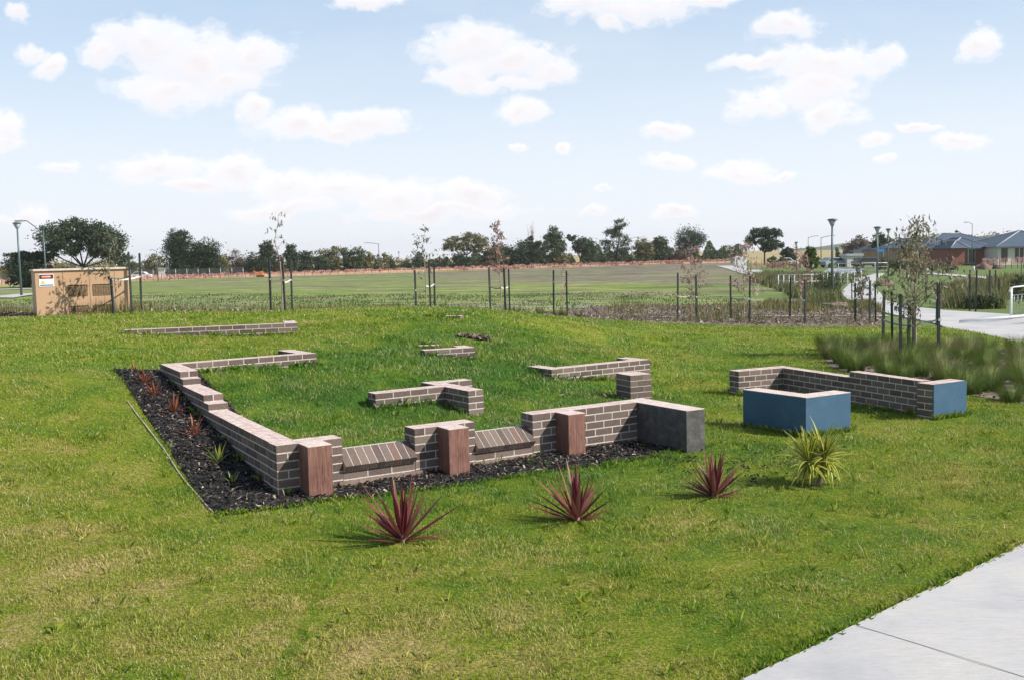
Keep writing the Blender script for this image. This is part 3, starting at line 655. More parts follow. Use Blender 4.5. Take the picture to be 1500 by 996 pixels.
o = bl2.to_3d(); o.z = -.08; mb.box(o-(nB*.012).to_3d(), (dB*wf).to_3d(), (nB*.018).to_3d(), (0,0,Z0+.08), 0)
rel(mb.build('blue_end_panel', [M['blue']], root), root)
# dark soil patch on mound
soil = [g(664,494.5), g(690,492), g(712,495), g(721,500), g(704,499.5), g(688,496.5)]
drape('soil_patch', soil, M['mulch'], .006, .3)
chips('bark_pieces', soil, 500, .08, M['barkchip'], .02, 'dark bark and twigs on the bare patch of the mound')
strip([g(1,1), g(2,2)], .1, 'x', 0) if False else None
# ------------------------------------------------------------------ leaf generators
def leaves_np(C, size, droop=0.0, aspect=2.2):
    """diamond leaves at centres C"""
    n = len(C); th = RNG.uniform(0, 2*np.pi, n); ph = np.clip(RNG.normal(-droop, .7, n), -1.5, 1.5); l = size*RNG.uniform(.6, 1.3, n)
    d = np.c_[np.cos(th)*np.cos(ph), np.sin(th)*np.cos(ph), np.sin(ph)]; r = RNG.normal(size=(n, 3)); w = np.cross(d, r); w /= np.linalg.norm(w, axis=1)[:,None]+1e-9
    a = d*l[:,None]/2; b = w*(l/aspect)[:,None]/2
    V = np.stack([C-a, C+b, C+a, C-b], 1).reshape(-1, 3); return V
def crown_pts(blobs, n, clump=.28, hollow=.35):
    """points gathered in small clumps inside ellipsoid blobs -> uneven outline and gaps"""
    vol = np.array([b[3]*b[4]*b[5] for b in blobs])**.67; out = []
    for b, w in zip(blobs, vol/vol.sum()):
        k = max(40, int(n*w)); m = max(6, k//28)
        d = RNG.normal(size=(m, 3)); d /= np.linalg.norm(d, axis=1)[:,None]; r = RNG.uniform(hollow, 1, m)**.6
        cc = d*r[:,None]*np.array(b[3:6])+np.array(b[:3])
        i = RNG.integers(0, m, k); sz = clump*min(b[3:6])*RNG.uniform(.6, 1.3, m)
        out.append(cc[i]+RNG.normal(size=(k, 3))*np.array([1, 1, .62])*sz[i][:,None]*.62)
    return np.concatenate(out)
def crown_obj(parent, blobs, n, size, matl, name='crown', droop=.2, clump=.3, hollow=.35):
    C = crown_pts(blobs, n, clump, hollow); V = leaves_np(C, size, droop); return np_mesh(name, V, np.arange(len(V)).reshape(-1, 4), [matl], parent)
def far_tree(px, top, w, Z, kind='gum', blobs=None, label='', basey=392, n=1800, trunk=True, size=None, tm='dark_trunk', name='tree', hollow=.35, tilt=0, clump=.3):
    """px,top,w in photograph pixels fix where the tree stands and how large it really is at distance Z"""
    if px < 1075: Z = max(Z, 176+(px+60)/1135*64+7) if px > 200 else Z
    b = gz(px, Z, 388); s = F/Z; ht = max(1.5, top_of(b, px, top)); wd = w/s*(1.14 if kind != 'conifer' else 1.08)
    root = empty(name, b, label=label, cat='tree' if name != 'shrub' else 'shrub', group='trees beyond the field')
    B = []
    for (bx, bz, rx, rz) in (blobs or [(0,.62,.5,.36)]):
        B.append((bx*wd, RNG.uniform(-.1, .1)*wd, bz*ht, rx*wd, rx*wd*.85, rz*ht))
    crown_obj(root, B, n, size or max(.28, ht*.045), M[kind], hollow=hollow, clump=clump)
    if trunk:
        mb = MB(); r = max(.12, ht*.022); low = min(bb[2]-bb[5] for bb in B); fork = Vector((tilt*wd*.3, 0, max(ht*.12, min(ht*.4, low))))
        mb.tube([(0,0,-.3), (tilt*wd*.12, 0, fork.z*.5), fork], [r*1.2, r, r*.8], 7)
        for bb in B:
            e = Vector((bb[0], bb[1], bb[2]+bb[5]*.35)); m = fork.lerp(e, .5)+Vector((bb[0]*.1, 0, -ht*.02)); mb.tube([fork-Vector((0,0,.1)), m, e], [r*.65, r*.4, r*.12], 5)
            for _ in range(4):
                a = m.lerp(e, random.uniform(0, .8)); q = Vector((bb[0]+random.uniform(-.8,.8)*bb[3], bb[1]+random.uniform(-.7,.7)*bb[4], bb[2]+random.uniform(-.3,.8)*bb[5])); mb.tube([a, q], [r*.22, r*.05], 4)
        mb.build('trunk', M[tm], root)
    return root
umb = [(-.28,.72,.22,.16),(.05,.82,.26,.16),(.3,.7,.2,.18),(-.1,.6,.2,.12),(.2,.55,.18,.12),(-.4,.58,.12,.12)]
dense = [(0,.5,.45,.5),(-.2,.4,.3,.38),(.22,.38,.3,.36),(0,.2,.42,.2)]
tall = [(0,.8,.3,.19),(-.2,.6,.26,.18),(.2,.55,.28,.2),(0,.35,.4,.2),(.05,.68,.25,.15)]
rnd = [(0,.62,.38,.34),(-.22,.5,.28,.26),(.24,.52,.26,.26),(.02,.3,.36,.2)]
clump2 = [(-.22,.62,.26,.3),(.2,.7,.26,.28),(0,.4,.4,.25),(-.1,.2,.4,.2)]
TREES = [
 # px, top, w, Z, kind, blobs, label, n, trunk mat
 (42,360,66,150,'conifer',[(0,.45,.5,.38),(-.2,.75,.3,.15),(.2,.7,.3,.18),(0,.15,.48,.18)],'dark flat-topped conifer behind the left lamp post',3200),
 (122,319,108,150,'gum_dark',[(-.28,.72,.2,.2),(-.08,.82,.2,.16),(.12,.76,.2,.18),(.32,.64,.2,.2),(-.36,.5,.1,.12),(.2,.5,.16,.12),(.4,.42,.12,.14),(-.12,.55,.14,.1)],'large spreading dark gum tree rising behind the tan cabinet',5200),
 (264,333,42,196,'conifer',[(0,.72,.42,.24),(-.05,.5,.52,.3),(.05,.25,.5,.25),(0,.1,.5,.12)],'dense dark evergreen, tall left one of the dark pair',4200),
 (301,347,50,200,'conifer',[(0,.65,.5,.3),(-.15,.4,.5,.35),(.15,.35,.42,.32),(0,.12,.5,.14)],'lower right evergreen of the dense dark pair',3800),
 (18,384,34,230,'gum_yellow',dense,'yellowish bush at the far left edge behind the conifer',900),
 (76,376,40,240,'gum_yellow',dense,'pale shrub between conifer and spreading gum',900),
 (100,384,30,240,'gum_pale',dense,'low pale bush below the spreading gum',700),
 (150,378,46,245,'gum_yellow',dense,'yellow-green tree seen under the spreading gum',900),
 (188,376,34,235,'gum',dense,'green bushy tree behind the sapling beside the cabinet',900),
 (212,380,28,250,'brown_shrub',dense,'brown rounded shrub right of the cabinet',700),
 (228,370,26,245,'gum_pale',rnd,'pale bushy tree left of the dense dark pair',900),
 (322,372,22,240,'gum_yellow',dense,'small yellow-lit tree just right of the dark pair',700),
 (346,368,34,245,'brown_shrub',dense,'brown rounded tree beside the yellow-lit one',1100),
 (374,368,30,240,'gum_dark',dense,'dark bushy tree left of the tall narrow gum',1200),
 (392,352,26,235,'gum_dark',tall,'tall narrow dark gum behind the thin bare sapling',1800),
 (408,372,24,250,'brown_shrub',dense,'dull brown low tree behind the group of three stakes',700),
 (427,358,22,235,'gum_dark',tall,'narrow dark gum just right of the thin bare sapling',1300),
 (447,364,24,240,'gum_dark',dense,'small dark rounded tree next to the wide yellow-tinged gum',1100),
 (484,361,46,245,'gum_pale',clump2,'wide gum with yellow-tinged crown left of centre',2200),
 (470,372,24,230,'gum_dark',dense,'dark bush in front of the yellow-tinged gum',900),
 (517,361,34,240,'gum',clump2,'mid-green gum between yellow-tinged gum and distant street light',1600),
 (536,364,20,245,'gum_pale',rnd,'slim pale gum just left of the distant street light',900),
 (560,370,30,255,'gum_pale',clump2,'low pale tree behind the distant street light',900),
 (590,377,26,270,'gum_pale',dense,'tiny pale bush under the small distant lamp',600),
 (612,375,20,260,'gum',dense,'small green bush left of the middle sapling',500),
 (645,375,20,260,'gum_dark',dense,'small dark bush between the middle sapling and the umbrella gum',500),
 (684,340,58,215,'gum_pale',umb,'open umbrella-shaped grey-green gum left of the red sapling',3000),
 (676,368,30,212,'gum_dark',dense,'dark bush under the umbrella-shaped gum',1000),
 (728,355,38,225,'gum_dark',dense,'dark dense tree behind the red sapling',1800),
 (752,362,34,222,'conifer',dense,'low very dark tree mass right of the red sapling',1600),
 (778,342,44,220,'gum_dark',[(-.15,.5,.35,.3),(.25,.55,.25,.2),(-.05,.85,.14,.08),(.1,.7,.2,.12),(0,.22,.45,.2)],'dark gum with bare dead branches sticking out of its top',2400),
 (812,331,34,225,'gum',tall,'tall grey-green gum left of the leaning two-lobed tree',2000),
 (819,366,30,215,'gum_pale',dense,'low pale tree in front of the tall grey-green gum',1000),
 (850,341,40,222,'gum_dark',[(-.3,.85,.18,.09),(.15,.6,.36,.24),(.3,.45,.25,.2),(-.1,.7,.12,.07)],'leaning dark gum with two separate lobes of foliage',2000),
 (880,371,26,250,'gum',dense,'small bush left of the tallest gum',600),
 (903,318,44,220,'gum_dark',[(.12,.84,.2,.13),(-.15,.66,.24,.1),(.05,.68,.22,.1),(-.25,.42,.24,.14),(.25,.42,.25,.2),(0,.2,.4,.18)],'tallest dark gum on the skyline right of centre',3000),
 (942,347,30,225,'gum_pale',rnd,'thin pale gum right of the tallest gum',1300),
 (930,372,30,235,'gum',dense,'low green bush beside the thin pale gum',700),
 (968,346,28,225,'gum',tall,'mid-height gum left of the round dark tree',1400),
 (988,362,34,230,'brown_shrub',dense,'brown-green low tree mass beside the round dark tree',1100),
 (1012,332,40,210,'gum_dark',[(0,.68,.42,.3),(-.2,.55,.3,.2),(.22,.6,.28,.22),(0,.3,.3,.15)],'round dark leafy tree behind the first reddish sapling',2800),
 (1045,366,32,280,'gum_pale',dense,'small pale tree right of the round dark one',700),
 (1074,357,34,290,'gum_pale',clump2,'pale yellow-lit gum near the end of the field path',1100),
 (1058,370,24,270,'gum',dense,'low green tree beside the field path end',600),
 (1120,331,52,190,'gum_dark',[(-.1,.82,.25,.14),(.2,.78,.26,.14),(-.3,.64,.16,.14),(.05,.58,.25,.12),(.34,.5,.14,.14),(.1,.42,.2,.1)],'dark umbrella gum with bare lower trunk near the lamp posts',3000),
 (1155,361,20,185,'gum_dark',dense,'small dark round tree right of the umbrella gum',900),
 (1187,362,20,120,'bright',tall,'slim green tree left of the main right lamp post',1000),
 (1140,376,30,160,'gum_pale',dense,'low pale shrub beside the wetland path',600),
 (1255,345,36,190,'bare',rnd,'grey bare-branched tree left of the houses',900),
 (1290,341,28,170,'gum_dark',rnd,'dark rounded tree behind the second lamp post',1300),
 (1312,347,20,175,'gum_dark',rnd,'small dark tree right of the second lamp post',700),
 (1395,337,22,185,'gum_dark',clump2,'dark tree poking above the house roofs',900),
 (1352,346,40,195,'bare',dense,'greyish scrubby trees behind the left house',900),
 (1455,342,50,200,'bare',dense,'bare brownish tree line behind the right house roof',900),
 (1424,346,26,205,'brown_shrub',dense,'brown treetop between the two house roofs',600),
]
for t in TREES:
    px, top, w, Zd, kind, bl_, lab, n = t
    o = far_tree(px, top, w, Zd, kind, bl_, lab, n=int((1.5 if 'large spreading' in lab else 1)*n*(2.3 if kind != 'conifer' else 4.0)), trunk=True, hollow=.0 if kind in ('conifer',) else .3, size=(.40 if n > 2500 else .52), clump=.42 if kind != 'conifer' else .3,
             tm='pale_trunk' if kind == 'gum_pale' and n > 2500 else 'dark_trunk')
    if 'dead branches' in lab:
        mb = MB()
        for k in range(9):
            a = Vector((random.uniform(-.6,1.2), 0, 4.5)); e = a+Vector((random.uniform(-1.6,2.2), random.uniform(-.5,.5), random.uniform(3.5,6.2))); mm_ = a.lerp(e, .5)+Vector((random.uniform(-.3,.3),0,0)); mb.tube([a, mm_, e], [.09,.06,.02], 4)
            for _ in range(3): q = a.lerp(e, random.uniform(.4,.9)); mb.tube([q, q+Vector((random.uniform(-.8,.8),0,random.uniform(.4,1.1)))], [.035,.012], 3)
        mb.build('dead_branch', M['pale_trunk'], o)
# far scrub belt, hedge and hills
def belt(name, px0, px1, Z0_, Z1_, h, n, size, matl, label):
    t = RNG.uniform(0, 1, n); px = px0+(px1-px0)*t; Zd = Z0_+(Z1_-Z0_)*t+RNG.uniform(-6, 6, n)
    P = np.array([atZ(a, 375, b)[:2] for a, b in zip(px, Zd)]); top = h*(.55+.45*np.sin(px*.11)*np.sin(px*.037+1)+.25*np.sin(px*.31))
    z = hh(P[:,0], P[:,1])+RNG.uniform(0, 1, n)**.8*np.maximum(.4, top)
    V = leaves_np(np.c_[P, z], size, .1, 1.6); o = np_mesh(name, V, np.arange(len(V)).reshape(-1, 4), [M[matl]]); tag(o, label, 'scrub', kind='stuff')
belt('scrub_belt', -60, 430, 250, 262, 3.4, 9000, .8, 'gum_pale', 'low pale scrub along the far left edge of the field')
belt('dark_scrub', 335, 700, 258, 262, 3.6, 15000, .7, 'gum_dark', 'low dark scrub between the gums left of centre')
belt('distant_scrub', 700, 1090, 262, 280, 4.6, 18000, .75, 'gum', 'low green scrub behind the gums right of centre')
belt('far_hedge', 1225, 1340, 240, 230, 4.2, 6000, .9, 'hedge', 'far yellow-green hedge line left of the houses')
for nm, pts, Zd in (('hills', [(1150,366),(1200,362),(1235,357),(1262,354),(1290,356),(1330,352),(1400,350),(1460,344),(1500,340),(1560,338),(1640,345)], 1500),):
    V = []; base = []
    for px, py in pts:
        p = atZ(px, py, Zd); V.append(p); b = atZ(px, py, Zd-260); base.append((b[0], b[1], -5))
    back = [(atZ(px, py, Zd+500)[0], atZ(px, py, Zd+500)[1], -5) for px, py in pts]
    n = len(pts); VV = base+[tuple(v) for v in V]+back; FF = [(i, i+1, n+i+1, n+i) for i in range(n-1)]+[(n+i, n+i+1, 2*n+i+1, 2*n+i) for i in range(n-1)]
    o = np_mesh('hills', VV, FF, [M['hill']], smooth=True); bpy.context.view_layer.objects.active = o; md = o.modifiers.new('sub', 'SUBSURF'); md.subdivision_type = 'SIMPLE'; md.levels = md.render_levels = 3; o['kind'] = 'structure'
# ------------------------------------------------------------------ strap-leaved plants
def strap(V, Fc, Tn, base, az, el, length, width, curve, seg=6, fold=.3, twist=0.0):
    b0 = len(V); d = Vector((math.cos(az), math.sin(az), 0)); p = Vector(base); w = Vector((-math.sin(az), math.cos(az), 0)); e = el
    w = (w+Vector((0,0,1))*twist).normalized()
    for i in range(seg+1):
        t = i/seg; ww = width*(.55+1.1*t if t < .4 else (1-t)/.6)*.5; ww = max(ww, .0008)
        dirv = d*math.cos(e)+Vector((0,0,math.sin(e))); nrm = dirv.cross(w)
        for k, off in enumerate((-1, 0, 1)):
            q = p+w*ww*off+(nrm*(-abs(off))*ww*fold); V.append(tuple(q)); Tn.append((k/2))
        p = p+dirv*(length/seg); e -= curve/seg*(.4+1.2*t)
    for i in range(seg):
        for k in range(2): a = b0+i*3+k; Fc.append((a, a+1, a+4, a+3))
def rosette(parent, name, centers, n, length, width, matl, elr=(20,85), curve=(.1,.6), use_t=False, seg=6, fold=.35):
    V, Fc, Tn = [], [], []
    for c in centers:
        for k in range(n):
            az = k*2.39996+random.uniform(-.2,.2); t = (k+.5)/n; el = R(elr[1]+(elr[0]-elr[1])*t+random.uniform(-6,6)); l = length*random.uniform(.62,1.05)*(1-.15*abs(t-.4)); az += random.uniform(-.35,.35)
            b = Vector(c)+Vector((math.cos(az), math.sin(az), 0))*.012+Vector((0,0,.06*(1-t)))
            strap(V, Fc, Tn, b, az, el, l, width*random.uniform(.75,1.15), random.uniform(*curve)*(.5+t)*(3.2 if random.random() < .1 else 1), seg, fold)
    return np_mesh(name, V, Fc, [matl], parent, smooth=True, attr=Tn if use_t else None)
for px, py, topy, wpx, lab in ((590,793,697,112,'red cordyline in front of the windows, nearest the camera'), (845,763,680,108,'middle red cordyline, between the other two on the lawn'), (1046,728,664,100,'red cordyline right of the others, before the dark stone block')):
    b = G(px, py); s = F/b.y; root = empty('cordyline', b, label=lab, cat='plant', group='red cordylines on the lawn'); ln = (py-topy)/s*1.12
    rosette(root, 'foliage', [(0,0,.0)], 36, ln*random.uniform(.95,1.05), .044, M['cordyline'], (12,86), (.0,.3), fold=.55)
    mb = MB(); mb.tube([(0,0,-.03),(0,0,.05),(0,0,.12)], [.03,.026,.015], 8); mb.build('stem', M['pale_trunk'], root)
b = G(1195,710); root = empty('yucca', b, label='yellow-striped green yucca with two heads in front of the blue wall', cat='plant')
rosette(root, 'foliage', [(-.07,0,.20),(.09,.02,.24)], 62, .40, .040, M['variegated'], (-50,84), (.3,1.3), True)
mb = MB(); mb.tube([(-.02,0,-.03),(-.05,0,.1),(-.07,0,.24)], [.03,.026,.02], 8); mb.tube([(.02,0,-.03),(.07,.02,.12),(.09,.02,.28)], [.03,.026,.02], 8); mb.build('stem', M['pale_trunk'], root)
# bed plants
for i, (px, py, hp, mt, lab) in enumerate([(197,546,17,'flax_orange','orange flax tuft at the far corner of the mulch bed'),(212,562,19,'flax_orange','small orange flax, second from the far end of the bed'),(226,581,24,'flax_orange','orange-red flax third from the far end of the bed'),
    (256,606,26,'flax_orange','orange and green flax beside the lower step of the wall'),(285,640,28,'flax_orange','red-orange flax in the middle of the mulch bed'),(320,680,27,'flax_green','yellow-green flax in the near half of the bed'),(341,711,16,'flax_green','small sparse green flax nearest the wall corner')]):
    b = G(px, py); s = F/b.y; o = rosette(None, 'flax_plant', [(0,0,0)], 15 if hp > 18 else 9, hp/s*1.2, .022, M[mt], (18,80), (.1,.7), seg=5); o.location = b; tag(o, lab, 'plant', 'flax plants in the mulch bed')
# ------------------------------------------------------------------ tussocks
def tussock_mesh(name, n, h, r, matl, width=.006, lean=.5, seg=3):
    V, Fc = [], []
    for k in range(n):
        a = random.uniform(0, 2*math.pi); rr = r*math.sqrt(random.random())*.45; hb = h*random.uniform(.45, 1.05); ln = random.uniform(.0, lean)*hb+rr*.6; aa = a+random.uniform(-.6,.6)
        b0 = len(V); wd = width*random.uniform(.6, 1.3); wx, wy = -math.sin(aa+1.0)*wd, math.cos(aa+1.0)*wd
        for i in range(seg+1):
            t = i/seg; x = math.cos(a)*rr+math.cos(aa)*ln*t**1.8; y = math.sin(a)*rr+math.sin(aa)*ln*t**1.8; z = hb*(t-.18*t**3*ln/hb*2); q = (1-t)**.6
            V += [(x-wx*q/2, y-wy*q/2, z-.02), (x+wx*q/2, y+wy*q/2, z-.02)]
        for i in range(seg): a0 = b0+2*i; Fc.append((a0, a0+1, a0+3, a0+2))
    me = np_mesh(name, V, Fc, [matl]); return me
protos = {}
def place_tussock(key, loc, sc_, rz, label, group, cat='grass clump'):
    if key not in protos or not protos[key][1]:
        if key not in protos:
            kind, idx_ = key
            if kind == 'tall': o = tussock_mesh('grass_tussock', 600, .57, .38, M['tussock' if idx_ != 2 else 'tussock_dry'], .0075, .6)
            elif kind == 'reed': o = tussock_mesh('reed_clump', 170, .46, .2, M['reed' if idx_ != 2 else 'tussock_dry'], .010, .45)
            protos[key] = [o, True]
        o = protos[key][0]
    else:
        o = protos[key][0].copy(); COL.objects.link(o)
    o.location = loc; o.scale = (sc_*random.uniform(.9,1.1), sc_*random.uniform(.9,1.1), sc_*random.uniform(.88,1.1)); o.rotation_euler = (0, 0, rz); tag(o, label, cat, group); return o
# dense bed on the right
cnt = 0; pts = []
for _ in range(4000):
    px = random.uniform(1198, 1560); py = random.uniform(512, 590); q = g(px, py)
    if not inpoly(q[0], q[1], tuss_poly): continue
    if all((q[0]-a)**2+(q[1]-b)**2 > .52**2 for a, b in pts): pts.append(q)
    if len(pts) >= 78: break
for i, (x, y) in enumerate(pts):
    place_tussock(('tall', i % 4), (x, y, hz(x, y)), random.uniform(.72, .98), random.uniform(0, 6), 'tall green and straw grass tussock in the dense bed on the right', 'tall tussocks in the right planting bed')
for i, (px, py, hp) in enumerate([(565,457,15),(580,457,19),(616,457,14),(625,457,13),(649,458,19),(676,459,15),(694,460,18),(704,461,12),(722,461,15),(742,462,19),(757,462,18),(772,464,14),(791,466,20),(817,466,18),(827,467,20),(847,467,18),(858,467,10)]):
    Zd = 30.0+(px-565)*.011; q = gz(px, Zd, 455); place_tussock(('reed', i % 3), q, hp/(F/Zd)/.44, random.uniform(0, 6), 'green reed clump at the back edge of the lawn behind the mound', 'reed clumps along the back of the lawn')
# wetland reeds on the right, reads as one mass
def reeds(name, poly, n, h, matl, label, size=.03):
    xs = [p[0] for p in poly]; ys = [p[1] for p in poly]; x = RNG.uniform(min(xs), max(xs), n*6); y = RNG.uniform(min(ys), max(ys), n*6); k = inpoly(x, y, poly)
    cl = np.sin(x*1.3+np.sin(y*.8)*2)*np.sin(y*1.1+np.sin(x*.7)*2); k &= RNG.uniform(0, 1, len(x)) < np.clip(.5+cl, .06, 1)
    x = x[k][:n]; y = y[k][:n]; cl = cl[k][:n]; n = len(x); z = hh(x, y); a = RNG.uniform(0, 6.28, n); l = h*RNG.uniform(.4, 1.0, n)*(.75+.35*cl); ln = l*RNG.uniform(0, .45, n); w = size*RNG.uniform(.6, 1.4, n)
    b = np.c_[x, y, z-.03]; t = np.c_[x+np.cos(a)*ln, y+np.sin(a)*ln, z+l]; q = RNG.uniform(0, 6.28, n); wv = np.c_[np.cos(q), np.sin(q), q*0]*w[:,None]/2
    V = np.stack([b-wv, b+wv, t+wv*.2, t-wv*.2], 1).reshape(-1, 3); o = np_mesh(name, V, np.arange(4*n).reshape(-1, 4), [M[matl]]); tag(o, label, 'reeds', kind='stuff')
reeds('wetland_reeds', [g(1092,409),g(1150,430),g(1190,447),g(1236,449),g(1226,430),g(1236,414),g(1222,405),g(1120,402)], 22000, .65, 'reed', 'mass of green wetland reeds between the field and the park path', .06)
reeds('low_reeds', [g(1290,452),g(1276,444),g(1190,447),g(1120,444),g(1110,452),g(1190,459),g(1300,461)], 5000, .3, 'weed', 'low scruffy plants on the bark beside the thin path', .03)
reeds('bank_reeds', [g(1378,452),g(1378,432),g(1400,424),g(1470,426),g(1474,452)], 9000, .8, 'reed', 'green reeds around the stakes right of the big sapling', .05)
reeds('pond_reeds', [g(1410,418),g(1480,412),g(1560,415),g(1560,436),g(1476,440)], 6000, .8, 'weed', 'dull green reeds behind the ramp railing', .05)
reeds('verge_weeds', [(-22,26.5),(-11,27.2),(-7,29.2),(-2.5,31.5),(-1,36),(-8,34),(-22,30)], 4500, .3, 'weed', 'straggly weeds along the strip behind the lawn at left', .022)
reeds('field_weeds', [(-22,30),(-8,34),(0,37),(6,40),(12,44),(12,70),(-30,70)], 12000, .07, 'bright', 'tufty green weeds in the field behind the saplings', .05)
reeds('strip_weeds', [g(880,468),g(1285,478),g(1285,466),g(880,462)], 1600, .3, 'weed', 'sparse plants on the bark strip beside the narrow path', .02)
reeds('bark_weeds', [g(860,460),g(1200,460),g(1200,447),g(900,448)], 2200, .3, 'weed', 'sparse weeds on the bark beyond the narrow path', .025)
reeds('cabinet_weeds', [(-13.6,25.6),(-8.8,26.4),(-8.8,27.0),(-13.6,26.4)], 500, .55, 'weed', 'tall seedy weeds in front of the tan cabinet', .016)
# ------------------------------------------------------------------ saplings and stakes
def stake(px, pyb, pyt, Zd=None, label='', tie=None, base=None):
    b = base or (G(px, pyb) if Zd is None else gz(px, Zd, pyb)); h = top_of(b, px, pyt); h = max(.4, min(2.2, h)); w = .05
    root = empty('tree_stake', b, random.uniform(-.4,.4), label=label, cat='stake', group='dark stakes around the young trees')
    mb = MB(); lx, ly = random.uniform(-.03,.03), random.uniform(-.03,.03); mb.box((-w/2,-w/2,-.3), (w,0,0), (0,w,0), (lx,ly,h+.28)); mb.box((-w/2+lx+.006,-w/2+ly+.006,h-.021), (w-.012,0,0), (0,w-.012,0), (0,0,.02))
    mb.build('post', M['stake'], root); root['_h'] = h
    return root, b, h
def tie(stk, b, h, target, frac, pale=False):
    mb = MB(); rz = stk.rotation_euler.z; inv = Matrix.Rotation(-rz, 3, 'Z'); z = h*frac; t = inv @ (Vector(target)-Vector(b)); t.z = z-.04
    d = Vector((t.x, t.y, 0)); d = d.normalized() if d.length > .01 else Vector((1,0,0)); sd = Vector((-d.y, d.x, 0))
    mb.cbox((0,0,z), .058, .058, .05)
    a = d*.03+Vector((0,0,z-.02)); e = t+Vector((0,0,-.0)); mid = (a+e)/2-Vector((0,0,.045))
    pts_ = [a, a.lerp(mid, .5)-Vector((0,0,.012)), mid, mid.lerp(e, .5)-Vector((0,0,.012)), e]
    for p, q in zip(pts_, pts_[1:]): mb.box(p-sd*.003, q-p, sd*.006, (0,0,.04))
    return mb.build('tie', M['pale_tie' if pale else 'tie'], stk)
def sapling(base, pth, crownpts, matl, label, leaf=.10, n=240, tm='pale_trunk', r=.018, spread=.35, name='young_tree', droop=1.0, branches=14, clusters=None):
    """pth: list of (dx, dz) from base; crown leaves hang around twigs of the upper part"""
    root = empty(name, base, label=label, cat='tree', group='staked young trees')
    P = [Vector((dx, RNG.uniform(-.02, .02), dz)) for dx, dz in pth]; rad = [r*(1-.8*i/(len(P)-1)) for i in range(len(P))]
    mb = MB(); mb.tube([P[0]-Vector((0,0,.1))]+P, [r*1.15]+rad, 7); C = []
    zt = P[-1].z
    def at_h(z):
        for a, b in zip(P, P[1:]):
            if a.z <= z <= b.z: return a.lerp(b, (z-a.z)/max(1e-5, b.z-a.z))
        return P[-1]
    lo, hi = crownpts
    for k in range(branches):
        z = lo+(hi-lo)*(k+random.random())/branches; a = at_h(z); az = random.uniform(0, 6.28); f = 1-(z-lo)/(hi-lo)*.6; l = spread*f*random.uniform(.5, 1.1)
        e = a+Vector((math.cos(az)*l, math.sin(az)*l, l*random.uniform(.4, 1.1))); m_ = a.lerp(e, .5)+Vector((0,0,.03)); tip = e+Vector((math.cos(az)*l*.3, math.sin(az)*l*.3, -l*.15*droop))
        mb.tube([a, m_, e, tip], [r*.35, r*.25, r*.15, r*.08], 4)
        for _ in range(int(n/branches)):
            t = random.uniform(.25, 1); q = (a.lerp(e, t) if random.random() < .6 else e.lerp(tip, t)); C.append((q.x+random.gauss(0, spread*.12), q.y+random.gauss(0, spread*.12), q.z+random.gauss(-.03, spread*.12)))
    mb.build('trunk', M[tm], root)
    V = leaves_np(np.array(C), leaf, droop, 3.6); np_mesh('crown', V, np.arange(len(V)).reshape(-1, 4), [M[matl]], root); return root
GR = 'staked young trees'
def group(stakes, tree, ties=((0,.45),)):
    tb = tree[0]
    S = []
    for k, (px, yb, yt, Zd, lab) in enumerate(stakes): S.append(stake(px, yb, yt, Zd, lab))
    sapling(*tree[:1], **tree[1])
    for k, f in ties: tie(*S[k], tb, f, pale=(k == len(stakes)-1))
    return S
# A - beside the cabinet
tb = gz(165,25.6,455); ht = top_of(tb, 182, 347)
group([(167,456,408,25.4,'left stake of three beside the tan cabinet, in front of it'),(193,457,369,25.6,'tall middle stake at the right corner of the tan cabinet'),(207,455,371,26.6,'right stake of three beside the tan cabinet')],
      (tb, dict(pth=[(0,0),(.0,.6),(-.03,1.2),(.02,1.55),(.2,ht)], crownpts=(.6,ht), matl='sapling', label='leafy drooping sapling in front of the tan cabinet', n=240, spread=.55, branches=16, leaf=.14)), ((0,.8),(1,.6),(2,.6)))
# B
tb = gz(414,28.8,459); ht = top_of(tb, 412, 314)
group([(397,459,377,28.8,'left stake of three around the tall bare sapling'),(418,460,380,28.5,'middle stake of three around the tall bare sapling'),(428,458,379,29.2,'right stake of three around the tall bare sapling')],
      (tb, dict(pth=[(0,0),(.02,.8),(-.02,1.5),(-.14,2.0),(-.02,2.5),(.0,ht)], crownpts=(1.4,ht), matl='sapling', label='tall thin almost leafless sapling left of centre', n=70, spread=.35, branches=11, leaf=.13, r=.022)), ((0,.6),(1,.6),(2,.6)))
# C
tb = gz(625,30.8,456); ht = top_of(tb, 624, 341)
group([(610,456,396,30.8,'left stake of three around the sapling behind the mound'),(631,456,381,30.5,'tallest stake of three around the sapling behind the mound'),(637,456,391,31.2,'right stake of three around the sapling behind the mound')],
      (tb, dict(pth=[(0,0),(.0,.9),(-.02,1.5),(-.06,1.9),(.02,ht)], crownpts=(.9,ht), matl='sapling', label='sparse grey-leaved sapling on the crest behind the mound', n=200, spread=.5, branches=13, leaf=.13)), ((0,.5),(2,.6)))
# D
tb = gz(735,31.6,459); ht = top_of(tb, 731, 329)
group([(719,458,393,32.4,'left stake of three around the red-leaved sapling in mid-field'),(741,459,393,31.4,'middle stake of three around the red-leaved sapling in mid-field'),(747,459,394,31.9,'right stake of three around the red-leaved sapling in mid-field')],
      (tb, dict(pth=[(0,0),(-.02,.9),(-.04,1.8),(-.08,ht)], crownpts=(1.15,ht), matl='sapling_red', label='tall narrow sapling with dry reddish leaves behind the mound', n=620, spread=.36, branches=22, leaf=.12, droop=.3)), ((0,.6),(2,.62)))
